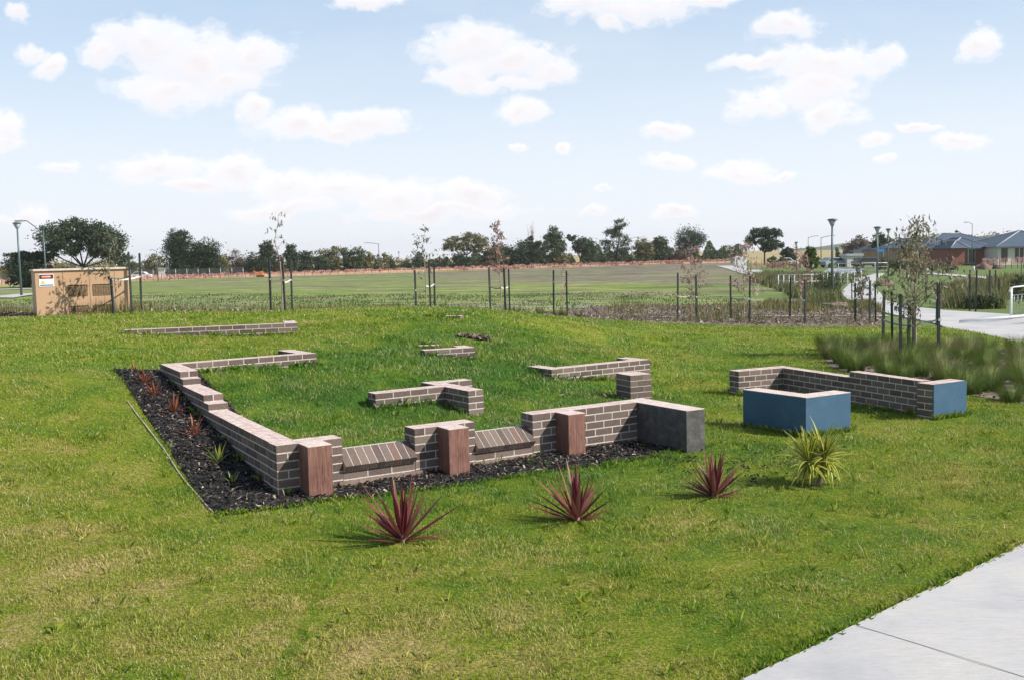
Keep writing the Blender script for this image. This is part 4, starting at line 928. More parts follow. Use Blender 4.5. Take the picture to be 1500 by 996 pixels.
# E
tb = gz(824,33,465); ht = top_of(tb, 826, 388)
group([(811,465,396,33,'left stake of the pair with the twig-like sapling'),(831,466,397,33,'right stake of the pair with the twig-like sapling')],
      (tb, dict(pth=[(0,0),(.0,.7),(.03,ht)], crownpts=(.6,ht), matl='sapling_red', label='short twig-like sapling between two stakes right of the reeds', n=26, spread=.2, branches=6, leaf=.14, r=.014)), ((0,.75),))
for (a, b_, t, lab, sp, n) in (((992.6,468,400),(1020.7,470,403.5),(1013,466,1014,362),'first',.5,420), ((1070.5,469,404),(1097.6,474,405),(1089.6,470,1094,357),'second',.55,460), ((1157,466,406.5),(1179,474,409.5),(1172.5,466,1174,370),'third',.5,400)):
    tb = G(t[0], t[1]); ht = top_of(tb, t[2], t[3])
    group([(a[0],a[1],a[2],None,'left stake of the pair at the %s reddish sapling right of the field' % lab),(b_[0],b_[1],b_[2],None,'right stake of the pair at the %s reddish sapling right of the field' % lab)],
      (tb, dict(pth=[(0,0),(.02,.8),(.0,1.4),(.05,ht)], crownpts=(.75,ht), matl='sapling_red', label={'first':'reddish dry-leaved sapling nearest the open field, on the bark strip','second':'bushiest reddish sapling, on the bark strip in front of the field path','third':'reddish sapling on the bark strip left of the main lamp post'}[lab], n=n, spread=sp, branches=18, leaf=.13, droop=.5)), ((0,.5),(1,.52)))
# I
tb = G(1262,472); ht = top_of(tb, 1262, 385)
group([(1252.6,472,414.5,None,'stake left of the small sapling by the bend of the park path'),(1274,474,411.5,None,'stake right of the small sapling by the bend of the park path'),(1283,472,416.5,None,'outer stake left of the big drooping sapling')],
      (tb, dict(pth=[(0,0),(.02,.8),(.03,ht)], crownpts=(.6,ht), matl='sapling', label='small olive-leaved sapling by the bend of the park path', n=220, spread=.4, branches=12, leaf=.12)), ((0,.6),))
# J big group
tb = G(1342,521); ht = top_of(tb, 1336, 336)
S = group([(1292.6,511,426.5,None,'leftmost of the dark stakes in the tussock bed'),(1307.6,516,427,None,'second stake from the left in the tussock bed'),(1319.6,528,431,None,'nearest and thickest stake in the tussock bed'),(1330,523,442,None,'short stake just left of the big drooping sapling trunk'),(1339.5,515,444,None,'stake hard against the big drooping sapling trunk'),(1375.5,524,413,None,'tall stake right of the big drooping sapling, tied to it')],
      (tb, dict(pth=[(0,0),(-.02,.7),(-.04,1.3),(.03,1.9),(-.06,ht)], crownpts=(.55,ht), matl='sapling_brown', label='big drooping brown-green sapling in the tussock bed', n=1700, spread=.80, branches=40, leaf=.11, r=.028)), ((0,.5),(5,.5)))
stake(1371.7,476,413,None,'stake behind the tall tied one, at the path edge')
for i, (px, yb, yt, w_) in enumerate([(1420,455,396,'first'),(1429,456,396,'second'),(1449,450,396,'third'),(1458,437,396,'fourth'),(1464,448,408,'fifth'),(1357,438,409,'')]):
    stake(px, yb, yt, None, ('%s stake from the left in the reeds before the ramp railing' % w_) if w_ else 'lone stake on the grass island between the paths')
for i, (px, yb, yt, lab) in enumerate([(1192.6,423,398,'thin stake in the wetland reeds left of the main lamp'),(1203,421,398,'thin stake in the wetland reeds next to the main lamp'),(1226,432,398,'stake right against the main lamp post'),(1248,438,411,'short stake at the left edge of the park path bend'),(1496,402,383,'stake on the grass before the right house')]):
    stake(px, yb, yt, None, lab)
# bushes on the right
def bush(px, pyb, w, hpx, matl, label, n=900, cat='shrub', size=.09):
    b = G(px, pyb); s = F/b.y; r = w/s/2; h = hpx/s; root = empty('shrub', b, label=label, cat=cat)
    crown_obj(root, [(0,0,h*.55,r,r,h*.45),(-r*.4,0,h*.4,r*.6,r*.6,h*.4),(r*.4,.1,h*.45,r*.6,r*.6,h*.42)], n, size, M[matl], name='foliage', hollow=.2); mb = MB()
    for k in range(4): mb.tube([(0,0,-.05), (random.uniform(-.5,.5)*r, random.uniform(-.5,.5)*r, h*.6)], [.025,.01], 5)
    mb.build('stem', M['bark_trunk'], root)
bush(1215,436,44,40,'gum','dark green bushy shrub around the foot of the main lamp post',3000)
bush(1250,415,34,20,'gum_pale','olive shrub between the main lamp and the path bend',1400)
bush(1262,437,24,30,'sapling','leafy shrub on the left edge of the park path',800)
bush(1125,418,20,14,'gum_dark','low dark shrub among the wetland reeds',500)
bush(1345,402,42,24,'gum_pale','pale olive shrub behind the big drooping sapling',1800,size=.16)
bush(1492,445,26,44,'gum','green shrub behind the end of the ramp railing',1500)
bush(1440,452,52,22,'gum','wide green shrub among the stakes before the railing',2000)
bush(1390,400,26,18,'brown_shrub','brownish shrub in front of the left house',700,size=.2)
for px, w_, h_, k_ in ((1296,30,20,'gum_pale'),(1318,26,16,'hedge'),(1341,34,18,'gum'),(1366,26,14,'gum_pale')):
    bush(px, 397, w_, h_, k_, {1296:'olive bush below the blue board',1318:'low yellowish bush before the left house',1341:'wide green bush before the low tan house',1366:'small olive bush left of the red brick house'}[px], 1500, size=.22)
# rocks
def rock(px, py, w, hpx, matl, label, name='boulder'):
    b = G(px, py); s = F/b.y; r = w/s/2; h = hpx/s; bm = bmesh.new(); bmesh.ops.create_icosphere(bm, subdivisions=4, radius=1)
    off = random.uniform(0, 50)
    for v in bm.verts:
        from mathutils import noise as nz
        k = 1+.28*nz.noise(v.co*1.6+Vector((off,0,0)))+.1*nz.noise(v.co*5+Vector((0,off,0))); v.co = Vector((v.co.x*r*k, v.co.y*r*.7*k, v.co.z*h*k))
    for f in bm.faces: f.smooth = True
    me = bpy.data.meshes.new(name); bm.to_mesh(me); bm.free(); o = link_mesh(name, me, None, [M[matl]]); o.location = b; tag(o, label, 'boulder' if name == 'boulder' else 'mound')
rock(1295,419,26,8,'rock','brown flat boulder on the grass island by the path'); rock(1394,426,28,12,'darkrock','dark rounded boulder on the grass island')
rock(1392,432,20,6,'rock','small brown rock in front of the dark boulder'); rock(1440,395,24,9,'rock','brown soil heap before the red brick house','soil_mound'); rock(1463,394,20,6,'rock','low brown soil heap right of the larger heap','soil_mound')
rock(1222,452,46,9,'bark','mulch heap between narrow path and wetland reeds','mulch_mound')
# ------------------------------------------------------------------ lamps
def park_lamp(px, pyt, Zd, label, pyb=430, n=1.0):
    b = gz(px, Zd, pyb) if Zd else G(px, pyb); h = top_of(b, px, pyt); root = empty('park_lamp', b, label=label, cat='street lamp', group='cone-topped park lamps')
    mb = MB(); mb.tube([(0,0,-.1),(0,0,h*.5),(0,0,h-.42)], [.075*n,.065*n,.05*n], 10); mb.lathe((0,0,0), [(.16,0),(.16,.03),(.08,.05)], 12); mb.build('pole', M['pole'], root)
    mb = MB(); mb.lathe((0,0,h-.42), [(.05,0),(.08,.04),(.22,.33),(.0,.33)], 18); mb.build('lens', M['lens'], root)
    mb = MB(); mb.lathe((0,0,h-.42), [(.0,.331),(.27,.331),(.28,.355),(.16,.40),(.0,.42)], 20)
    for k in range(4):
        a = k*math.pi/2+.4; mb.tube([(.06*math.cos(a),.06*math.sin(a),h-.43),(.25*math.cos(a),.25*math.sin(a),h-.1)], .012, 5)
    mb.build('hood', M['pole'], root)
def street_light(px, pyt, Zd, label, arm=-1, armlen=1.8, pyb=400, thin=.07):
    if Zd > 100: thin *= .6; armlen *= .55
    b = gz(px, Zd, pyb); h = top_of(b, px, pyt); root = empty('street_light', b, label=label, cat='street light', group='curved-arm street lights')
    mb = MB(); mb.tube([(0,0,-.1),(0,0,h*.5),(0,0,h)], [thin*1.3,thin,thin*.7], 8); mb.build('pole', M['pole'], root)
    mb = MB(); k_ = 1 if Zd < 100 else .25; mb.tube([(0,0,h-.5*k_),(arm*armlen*.35,0,h+.2*k_),(arm*armlen*.8,0,h+.75*k_),(arm*armlen,0,h+.8*k_)], [thin*.6]*4, 6); mb.build('arm', M['pole'], root)
    mb = MB(); mb.cbox((arm*(armlen+.3),0,h+.78*k_), .75*(1 if Zd < 100 else .6), .25, .13); mb.build('lamp_head', M['galv'], root, bevel=.03)
park_lamp(31,325.5,66,'cone-topped park lamp at the far left beside the tan cabinet',425)
street_light(67,337,85,'curved-arm street light behind the tan cabinet',-1,1.6)
park_lamp(1219,320.5,None,'tall cone-topped park lamp in the wetland, nearest of those at right',437)
park_lamp(1285,332,70,'second cone-topped lamp right of the tallest one',405)
park_lamp(1166.5,354.5,135,'small distant cone-topped lamp beside the umbrella gum',392)
park_lamp(1301,335,95,'lamp close behind the second one at right',400)
park_lamp(585,369,250,'tiny distant lamp in the middle of the treeline',395)
park_lamp(247,374,190,'small distant lamp left of the dense dark evergreens',400)
street_light(556,357,230,'distant street light against the sky left of centre',-1,5,thin=.16)
street_light(231,368,180,'distant street light left of the dark evergreens',-1,1.2,thin=.12)
street_light(106,352,170,'street light seen through the spreading gum',-1,1.0,thin=.1)
street_light(1202.7,348,160,'street light with long arm left of the main lamp',1,3,thin=.12)
street_light(1184,348,190,'distant street light left of the slim green tree',1,2.5,thin=.12)
street_light(1423.5,328,135,'thin tall street pole in front of the houses',-1,1.0,thin=.09)
# ------------------------------------------------------------------ tan cabinet
cb = gz(54,25.7,455); cbr = gz(191,26.8,455); ang = math.atan2(cbr.y-cb.y, cbr.x-cb.x); Wc = (cbr-cb).xy.length; Hc = top_of(cb, 52, 395); base_z = min(cb.z, cbr.z)-.1
cab = empty('utility_cabinet', (cb.x, cb.y, base_z), ang, label='tan steel electrical cabinet with louvred vents at the back left of the lawn', cat='cabinet'); Hc += cb.z-base_z
dpt = 1.0
mb = MB(); mb.box((0,0,0), (Wc,0,0), (0,dpt,0), (0,0,Hc-.05)); mb.build('body', M['tan'], cab, bevel=.008)
mb = MB(); mb.box((-.04,-.05,Hc-.05), (Wc+.08,0,0), (0,dpt+.1,0), (0,0,.05)); mb.build('lid', M['cap'], cab, bevel=.006)
vx = lambda c: c*Wc/139.0
for k, (x0, x1) in enumerate(((47,76),(84,112))):
    for z0, z1 in ((Hc-.70,Hc-.42),(Hc-1.10,Hc-.95)):
        mb = MB(); a, b_ = vx(x0), vx(x1); n = int((z1-z0)/.032)
        mb.box((a,-.004,z0), (b_-a,0,0), (0,.003,0), (0,0,z1-z0), 1)
        for j in range(n): zz = z0+j*.032; mb.prism([(a,-.005,zz),(a,-.018,zz-.002),(a,-.005,zz+.018)], None, (b_-a,0,0), 0)
        for j in range(7): mb.box((a+(b_-a)*j/7,-.021,z0), (.012,0,0), (0,.016,0), (0,0,z1-z0), 0)
        mb.build('vent', [M['tan_dark'], M['tan_hole']], cab)
for x in (40, 79, 117):
    mb = MB(); mb.box((vx(x),-.006,.05), (.008,0,0), (0,.004,0), (0,0,Hc-.14)); mb.build('door_seam', M['tan_dark'], cab)
def text_obj(txt, size, matl, loc, parent, rot=(R(90),0,0), name='lettering', bold=0.0):
    cu = bpy.data.curves.new('t', 'FONT'); cu.body = txt; cu.size = size; cu.align_x = 'CENTER'; cu.align_y = 'CENTER'; cu.extrude = .001; cu.offset = bold
    t = bpy.data.objects.new('t', cu); COL.objects.link(t); dg = bpy.context.evaluated_depsgraph_get(); me = bpy.data.meshes.new_from_object(t.evaluated_get(dg)); bpy.data.objects.remove(t)
    me.materials.clear(); o = link_mesh(name, me, parent, [matl]); o.location = loc; o.rotation_euler = rot; return o
sx0, sx1 = vx(5.5), vx(27); sz1 = Hc-.13; sz0 = sz1-.31; sw = sx1-sx0
mb = MB(); mb.box((sx0,-.012,sz0), (sw,0,0), (0,.008,0), (0,0,sz1-sz0)); sg = mb.build('warning_sign', M['sign_white'], cab)
mb = MB(); mb.box((sx0+.012,-.0155,sz1-.115), (sw-.024,0,0), (0,.003,0), (0,0,.10)); mb.build('black_panel', M['sign_black'], sg)
mb = MB(); mb.prism([(sx0+sw/2+.13*math.cos(t), -.016, sz1-.065+.034*math.sin(t)) for t in [k*math.pi/12 for k in range(24)]], None, (0,-.003,0)); mb.build('red_oval', M['sign_red'], sg)
text_obj('DANGER', .05, M['sign_white'], (sx0+sw/2,-.0205,sz1-.065), sg, bold=.001)
mb = MB(); mb.prism([(sx0+.035,-.013,sz0+.075),(sx0+.145,-.013,sz0+.075),(sx0+.09,-.013,sz0+.165)], None, (0,-.003,0)); mb.build('warning_triangle', M['sign_yellow'], sg)
mb = MB(); mb.box((sx0+.02,-.0145,sz0+.02), (sw-.04,0,0), (0,.003,0), (0,0,.028)); mb.build('blue_strip', M['sign_blue'], sg)
# ------------------------------------------------------------------ barrier fence
def barrier(px0, px1, Z0_, Z1_, n, label, h=1.0, posts=True, basey=400, zoff=.15):
    b0 = gz(px0, Z0_, basey); root = empty('barrier_fence', b0, label=label, cat='fence'); mb = MB(); P = []
    for i in range(n+1):
        t = i/n; q = gz(px0+(px1-px0)*t, Z0_+(Z1_-Z0_)*t, basey)-b0; P.append(q)
        if posts and n <= 95: pm = MB(); pm.tube([q+Vector((0,0,-.1)), q+Vector((random.uniform(-.06,.06),0,h+.35))], [.035,.03], 5); pm.build('post', M['stake'], root)
    V, Fc = [], []
    for i, (a, b) in enumerate(zip(P, P[1:])):
        sag = random.uniform(.05,.35); dx = (b-a)
        for k in range(7):
            t = k/6; q = a+dx*t; s_ = sag*math.sin(t*math.pi); wob = .05*math.sin(k*2.1+i)
            V += [tuple(q+Vector((0,wob,zoff))), tuple(q+Vector((0,-wob,zoff+(h*.5)-s_*.5))), tuple(q+Vector((0,wob*.5,zoff+h-s_)))]
    for i in range(len(P)-1):
        for k in range(6):
            for j in range(2): c0_ = (i*7+k)*3+j; Fc.append((c0_, c0_+3, c0_+4, c0_+1))
    np_mesh('mesh_panel', V, Fc, [M['orange']], root)
barrier(-60,1075,172,236,92,'long orange plastic mesh barrier fence across the far side of the field',.9)
barrier(1100,1180,150,150,10,'short orange mesh barrier beyond the wetland path',1.0)
barrier(1438,1560,118,118,14,'orange mesh barrier in front of the right cream house',.8,zoff=.5)
barrier(1335,1372,125,125,5,'short orange mesh barrier left of the red brick house',.7,zoff=.5)
# wire fence left
root = empty('wire_fence', gz(-40,140,400), label='grey chain wire fence at far left behind the cabinet', cat='fence')
b0 = root.location.copy(); prev = None; 
V, Fc = [], []
for i in range(25):
    q = gz(-40+i*16.5, 205-i*.5, 395)-b0; pm = MB(); pm.tube([q+Vector((0,0,-.1)), q+Vector((0,0,2.0))], .04, 5); pm.build('post', M['galv'], root)
    V += [tuple(q), tuple(q+Vector((0,0,1.9)))]
    if i: k = 2*i; Fc.append((k-2, k, k+1, k-1))
np_mesh('wire_panel', V, Fc, [M['wire']], root)
# ------------------------------------------------------------------ far vehicles and sheds
def truck(px, py, Zd, label, L_=5.5, col='white'):
    b = gz(px, Zd, py); root = empty('truck', b, label=label, cat='truck')
    mb = MB(); mb.cbox((0,0,.75), L_, 2.0, .5); mb.prism([(L_/2,-1,.9),(L_/2,-1,1.6),(L_/2-.5,-1,2.4),(L_/2-1.7,-1,2.4),(L_/2-1.7,-1,.9)], None, (0,2,0)); mb.build('cab', M[col], root, bevel=.05)
    mb = MB(); mb.cbox((-.9,0,1.7), L_-2.1, 2.0, 1.4); mb.build('cargo_box', M['white'], root, bevel=.04)
    mb = MB(); mb.prism([(L_/2-.06,-1.02,1.6),(L_/2-.5,-1.02,2.25),(L_/2-1.4,-1.02,2.25),(L_/2-1.4,-1.02,1.6)], None, (0,2.04,0)); mb.build('cab_window', M['glass'], root)
    for x in (-L_/2+1, L_/2-1):
        for y in (-1.0, 1.0): mb = MB(); mb.tube([(x,y-.12,.45),(x,y+.12,.45)], .45, 14); mb.build('wheel', M['sign_black'], root)
def car(px, py, Zd, label, col='white', yaw=0):
    b = gz(px, Zd, py); root = empty('parked_car', b, R(yaw), label=label, cat='car', group='cars parked in the distance')
    mb = MB(); mb.prism([(-2.1,-.85,.35),(2.1,-.85,.35),(2.15,-.85,.8),(1.2,-.85,.95),(.6,-.85,1.42),(-1.2,-.85,1.45),(-1.8,-.85,.98),(-2.15,-.85,.9)], None, (0,1.7,0)); mb.build('body', M[col], root, bevel=.05)
    mb = MB(); mb.prism([(1.0,-.87,.97),(.55,-.87,1.34),(-1.1,-.87,1.36),(-1.6,-.87,.98)], None, (0,1.74,0)); mb.build('window', M['glass'], root)
    for x in (-1.35, 1.35):
        for y in (-.8,.8): mb = MB(); mb.tube([(x,y-.1,.32),(x,y+.1,.32)], .32, 12); mb.build('wheel', M['sign_black'], root)
truck(286,402,225,'white box truck beyond the fence in front of the dark evergreens',5.0)
_tr = bpy.data.objects['truck']
M['machine'] = mat('orange_machine', (.6,.2,.03), .5, .1, 3)
b = gz(381,196,400); root = empty('digger', b, label='orange excavator working beyond the fence left of centre', cat='excavator')
mb = MB(); mb.cbox((0,0,1.3), 2.6, 1.8, .9); mb.cbox((.7,-.3,2.2), 1.1, 1.0, 1.1); mb.build('cab', M['machine'], root, bevel=.05); mb = MB(); mb.tube([(-.8,0,1.5),(-2.6,0,3.0),(-4.0,0,1.8),(-4.2,0,.7)], [.2,.18,.14,.2], 6); mb.build('boom', M['machine'], root)
for y in (-.8,.8): mb = MB(); mb.cbox((0,y,.4), 3.0, .45, .75); mb.build('track', M['sign_black'], root, bevel=.15)
root.scale = (.45,.45,.4)
M['carblue'] = mat('silver_blue_paint', (.28,.34,.38), .3, .05, 3); M['cardark'] = mat('dark_paint', (.05,.06,.07), .3, .05, 3)
car(208,404,215,'white car beyond the fence just right of the cabinet'); car(1222,384,150,'silver car near the foot of the main right lamp','carblue',20); car(1150,381,165,'white car beyond the wetland near the umbrella gum'); car(1272,388,140,'dark car beside the white fence left of the houses','cardark',10)
def shed(px, w, top, Zd, label, col, hw=3):
    b = gz(px, Zd, 390); wd = w/(F/Zd); h = max(1.2, top_of(b, px, top)); root = empty('shed', b, label=label, cat='shed'); mb = MB(); mb.cbox((0,0,h*.4), wd, 3, h*.8); mb.build('wall', M[col], root)
    mb = MB(); mb.prism([(-wd/2-.15,-1.7,h*.8),(wd/2+.15,-1.7,h*.8),(wd/2-.3,0,h),(-wd/2+.3,0,h)], None, (0,.02,0)) if False else mb.cbox((0,0,h*.9), wd+.3, 3.4, h*.16); mb.build('roof', M['galv'], root); mb = MB(); mb.cbox((wd*.15,-1.53,h*.35), .9, .06, h*.6); mb.build('door', M['cardark'], root)
shed(252,34,392,228,'low white site shed beside the truck beyond the fence','white'); shed(1247,22,372,150,'grey-blue site shed left of the houses','creamwall'); shed(1080,16,377,230,'small grey shed near the far end of the field path','galv')
# white rail fences of the boardwalk
def rail_fence(pts, h, label, name='rail_fence', posts=None, wire=False, r=.03, rails=(1.0,.55,.12)):
    P = [Vector(p) for p in pts]; root = empty(name, P[0], label=label, cat='fence'); o = P[0]
    for k, z in enumerate(rails):
        mb = MB(); mb.tube([p-o+Vector((0,0,h*z)) for p in P], r if k == 0 else r*.7, 6); mb.build('rail', M['white'], root)
    tot = 0
    for a, b in zip(P, P[1:]):
        n = max(1, int((b-a).length/ (posts or 1.6)))
        for i in range(n+(1 if b is P[-1] else 0)): q = a.lerp(b, i/n)-o; mb = MB(); mb.tube([q+Vector((0,0,-.1)), q+Vector((0,0,h))], r*1.1, 6); mb.build('post', M['white'], root)
    return root, o
rail_fence([gz(1140,70,400),gz(1172,68,402),gz(1206,68,402)], 1.0, 'white rail fence left of the main lamp across the wetland', posts=.55, r=.026)
rail_fence([gz(1212,74,402),gz(1262,72,402)], 1.0, 'white boardwalk rail fence right of the main lamp', posts=.5, r=.026)
rail_fence([gz(1228,120,402),gz(1300,118,402)], 1.0, 'pale far fence between the lamps', posts=1.3, r=.04)
tag(drape('pale_road', [g(1200,402),g(1262,402),g(1266,395),g(1215,394)], M['pale_surface'], .04, 4), kind='structure')  # pale concrete roadway behind the boardwalk rail, not water
# ramp railing at right edge
a = gz(1480,30.5,462); root = empty('ramp_railing', a, label='white tubular railing with mesh infill on the ramp at the right edge', cat='railing')
dr_ = Vector((math.cos(R(12)), math.sin(R(12)), 0)); up = Vector((0,0,1)); top = 1.0
def rp(t, z): return dr_*t+up*(z+t*.06)
mb = MB(); mb.tube([rp(.02,.86),rp(-.05,.93),rp(.0,1.0),rp(.12,1.02),rp(3.2,1.02)], .025, 8); mb.build('handrail', M['white'], root)
for t in (0.02, 1.5, 3.0): mb = MB(); mb.tube([rp(t,0),rp(t,.98)], .035, 8); mb.lathe(rp(t,0), [(.09,0),(.09,.02),(.04,.05)], 10); mb.build('post', M['white'], root)
mb = MB(); mb.tube([rp(.06,.78),rp(3.2,.78)], .015, 6); mb.tube([rp(.06,.2),rp(3.2,.2)], .015, 6)
for k in range(24): mb.tube([rp(.12+k*.13,.2),rp(.12+k*.13,.78)], .005, 4)
for k in range(5): mb.tube([rp(.06,.3+k*.1),rp(3.2,.3+k*.1)], .005, 4)
mb.build('mesh_infill', M['galv'], root)
mb = MB(); b = a+Vector((-1.9,-.6,0)); mb.prism([Vector((-.9,.15,0)),Vector((4,.9,0)),Vector((4,.9,.32)),Vector((.6,.35,.14))], None, (.1,-1.4,0)); mb.build('ramp_slab', M['concrete'], root)
mb = MB(); mb.tube([(-1.6,-.2,.06),(-.1,-.1,.14),(3.2,.6,.3)], .04, 6); mb.build('kerb_rail', M['white'], root)
# ------------------------------------------------------------------ houses
def hip_roof(mb, x0, x1, y0, y1, z, h, ov=.5, m=0):
    x0 -= ov; x1 += ov; y0 -= ov; y1 += ov; w = min(x1-x0, y1-y0)/2
    if x1-x0 >= y1-y0: a, b = Vector((x0+w, (y0+y1)/2, z+h)), Vector((x1-w, (y0+y1)/2, z+h))
    else: a, b = Vector(((x0+x1)/2, y0+w, z+h)), Vector(((x0+x1)/2, y1-w, z+h))
    c = [Vector((x0,y0,z)),Vector((x1,y0,z)),Vector((x1,y1,z)),Vector((x0,y1,z))]
    if x1-x0 >= y1-y0: mb.add(c+[a, b], [(0,1,5,4),(2,3,4,5),(1,2,5),(3,0,4),(3,2,1,0)], m); hips = [(c[0],a),(c[3],a),(c[1],b),(c[2],b),(a,b)]
    else: mb.add(c+[a, b], [(0,1,4),(1,2,5,4),(2,3,5),(3,0,4,5),(3,2,1,0)], m); hips = [(c[0],a),(c[1],a),(c[2],b),(c[3],b),(a,b)]
    return hips
def house(px, Zd, w, d, wallh, roofh, wallm, label, yaw=0, wins=(), porch=None, second=None):
    roofh *= .85; wallh *= .94
    b = gz(px, Zd, 390); root = empty('house', b, R(yaw), label=label, cat='house', group='single-storey houses at the right')
    mb = MB(); mb.cbox((0,d/2,wallh/2-.2), w, d, wallh+.4)
    if second: sx_, sy_, sw_, sd_ = second; mb.cbox((sx_,sy_+sd_/2,wallh/2-.2), sw_, sd_, wallh+.39)
    mb.build('wall', M[wallm], root)
    mb = MB(); hips = hip_roof(mb, -w/2, w/2, 0, d, wallh, roofh)
    if second: hips += hip_roof(mb, sx_-sw_/2, sx_+sw_/2, sy_, sy_+sd_, wallh+.01, roofh*.7)
    rf = mb.build('roof', M['roof'], root); mb = MB()
    for p, q in hips: mb.tube([p+Vector((0,0,.03)), q+Vector((0,0,.03))], .09, 5)
    mb.build('ridge_cap', M['ridge'], rf)
    mb = MB(); mb.cbox((0,-.52,wallh-.08), w+1.1, .12, .16); mb.build('gutter', M['roof'], root)
    for x, ww, z0, z1, kind in wins:
        y = 0
        if second and abs(x-sx_) < sw_/2: y = sy_
        mb = MB(); mb.cbox((x,y-.02,(z0+z1)/2), ww, .08, z1-z0); f = mb.build('window' if kind != 'door' else 'door', M['white' if kind != 'door' else 'cardark'], root)
        if kind != 'door': 
            mb = MB(); k = 2 if ww > 1.2 else 1
            for j in range(k): mb.cbox((x-ww/2+ww/k*(j+.5), y-.07, (z0+z1)/2), ww/k-.12, .04, z1-z0-.14)
            mb.build('pane', M['glass'], f)
    return root
house(1345,165,12,9,2.5,2.0,'tanwall','low house with blue-grey roof behind the big drooping sapling',0,[(-3,1.6,.8,2.0,'w'),(1,1.4,.8,2.0,'w')])
house(1302,178,7,8,2.2,1.6,'creamwall','small distant house with dark hipped roof left of the others',0,[(-1.5,1.2,.7,1.9,'w'),(2,1.0,.7,1.9,'w')])
house(1370,156,10,9,2.7,1.9,'tanwall','tan brick house with recessed dark porch left of the red one',0,[(-1.9,1.4,.3,2.4,'w'),(1.6,1.1,0,2.2,'door'),(3.6,1.0,.6,2.1,'w')])
house(1420,142,5.6,9,2.5,1.7,'redwall','red brick house with tall dark windows and grey hipped roof',0,[(-.2,1.9,.2,2.2,'w')],second=(-1.9,-.9,1.7,5))
house(1524,138,11.5,12,2.6,2.5,'creamwall','cream rendered house with grey hipped roof at the right edge',0,[(-4.9,1.0,.3,2.3,'w'),(-2.9,1.3,.2,2.3,'w'),(-.9,.8,.3,2.3,'w'),(1.8,1.4,.5,2.1,'w')])
house(1408,172,12,9,3.1,2.2,'redwall','house roof rising behind the tan and red brick houses',0,[(0,1.5,.8,2.0,'w')])
mb = MB(); b = gz(1289,150,390); mb.cbox((0,0,2.3), 1.2, .2, .4); mb.tube([(-.5,0,-.1),(-.5,0,2.45)], .04, 6); mb.tube([(.5,0,-.1),(.5,0,2.45)], .04, 6)
M['brightblue'] = mat('blue_sheet', (.02,.25,.62), .4, .05, 3); o = mb.build('blue_sign', M['brightblue']); o.location = b; tag(o, 'bright blue board on two posts by the second lamp', 'sign')
# signs / tree guards (small white)
for i, (px, py, hp, lab) in enumerate([(1358.5,399,5,'left small white guard tube on the grass before the houses'),(1382,398,4,'short white guard tube in front of the tan brick house'),(1426.5,397,6,'tallest white guard tube in front of the red brick house'),(1481,388,8,'white guard tube by the barrier at the cream house')]):
    b = G(px, py); s = F/b.y; mb = MB(); mb.tube([(0,0,-.05),(0,0,hp/s*.5),(0,0,hp/s)], [.12,.11,.11], 8); o = mb.build('guard_tube', M['white']); o.location = b; tag(o, lab, 'marker')
mb = MB(); mb.cbox((0,0,1.3), 1.4, .06, 1.7); mb.tube([(-.6,.06,-.1),(-.6,.06,2.1)], .05, 6); mb.tube([(.6,.06,-.1),(.6,.06,2.1)], .05, 6); o = mb.build('notice_board', M['white']); o.location = gz(1085,120,392); tag(o, 'white notice board by the field path behind the second reddish sapling', 'sign')
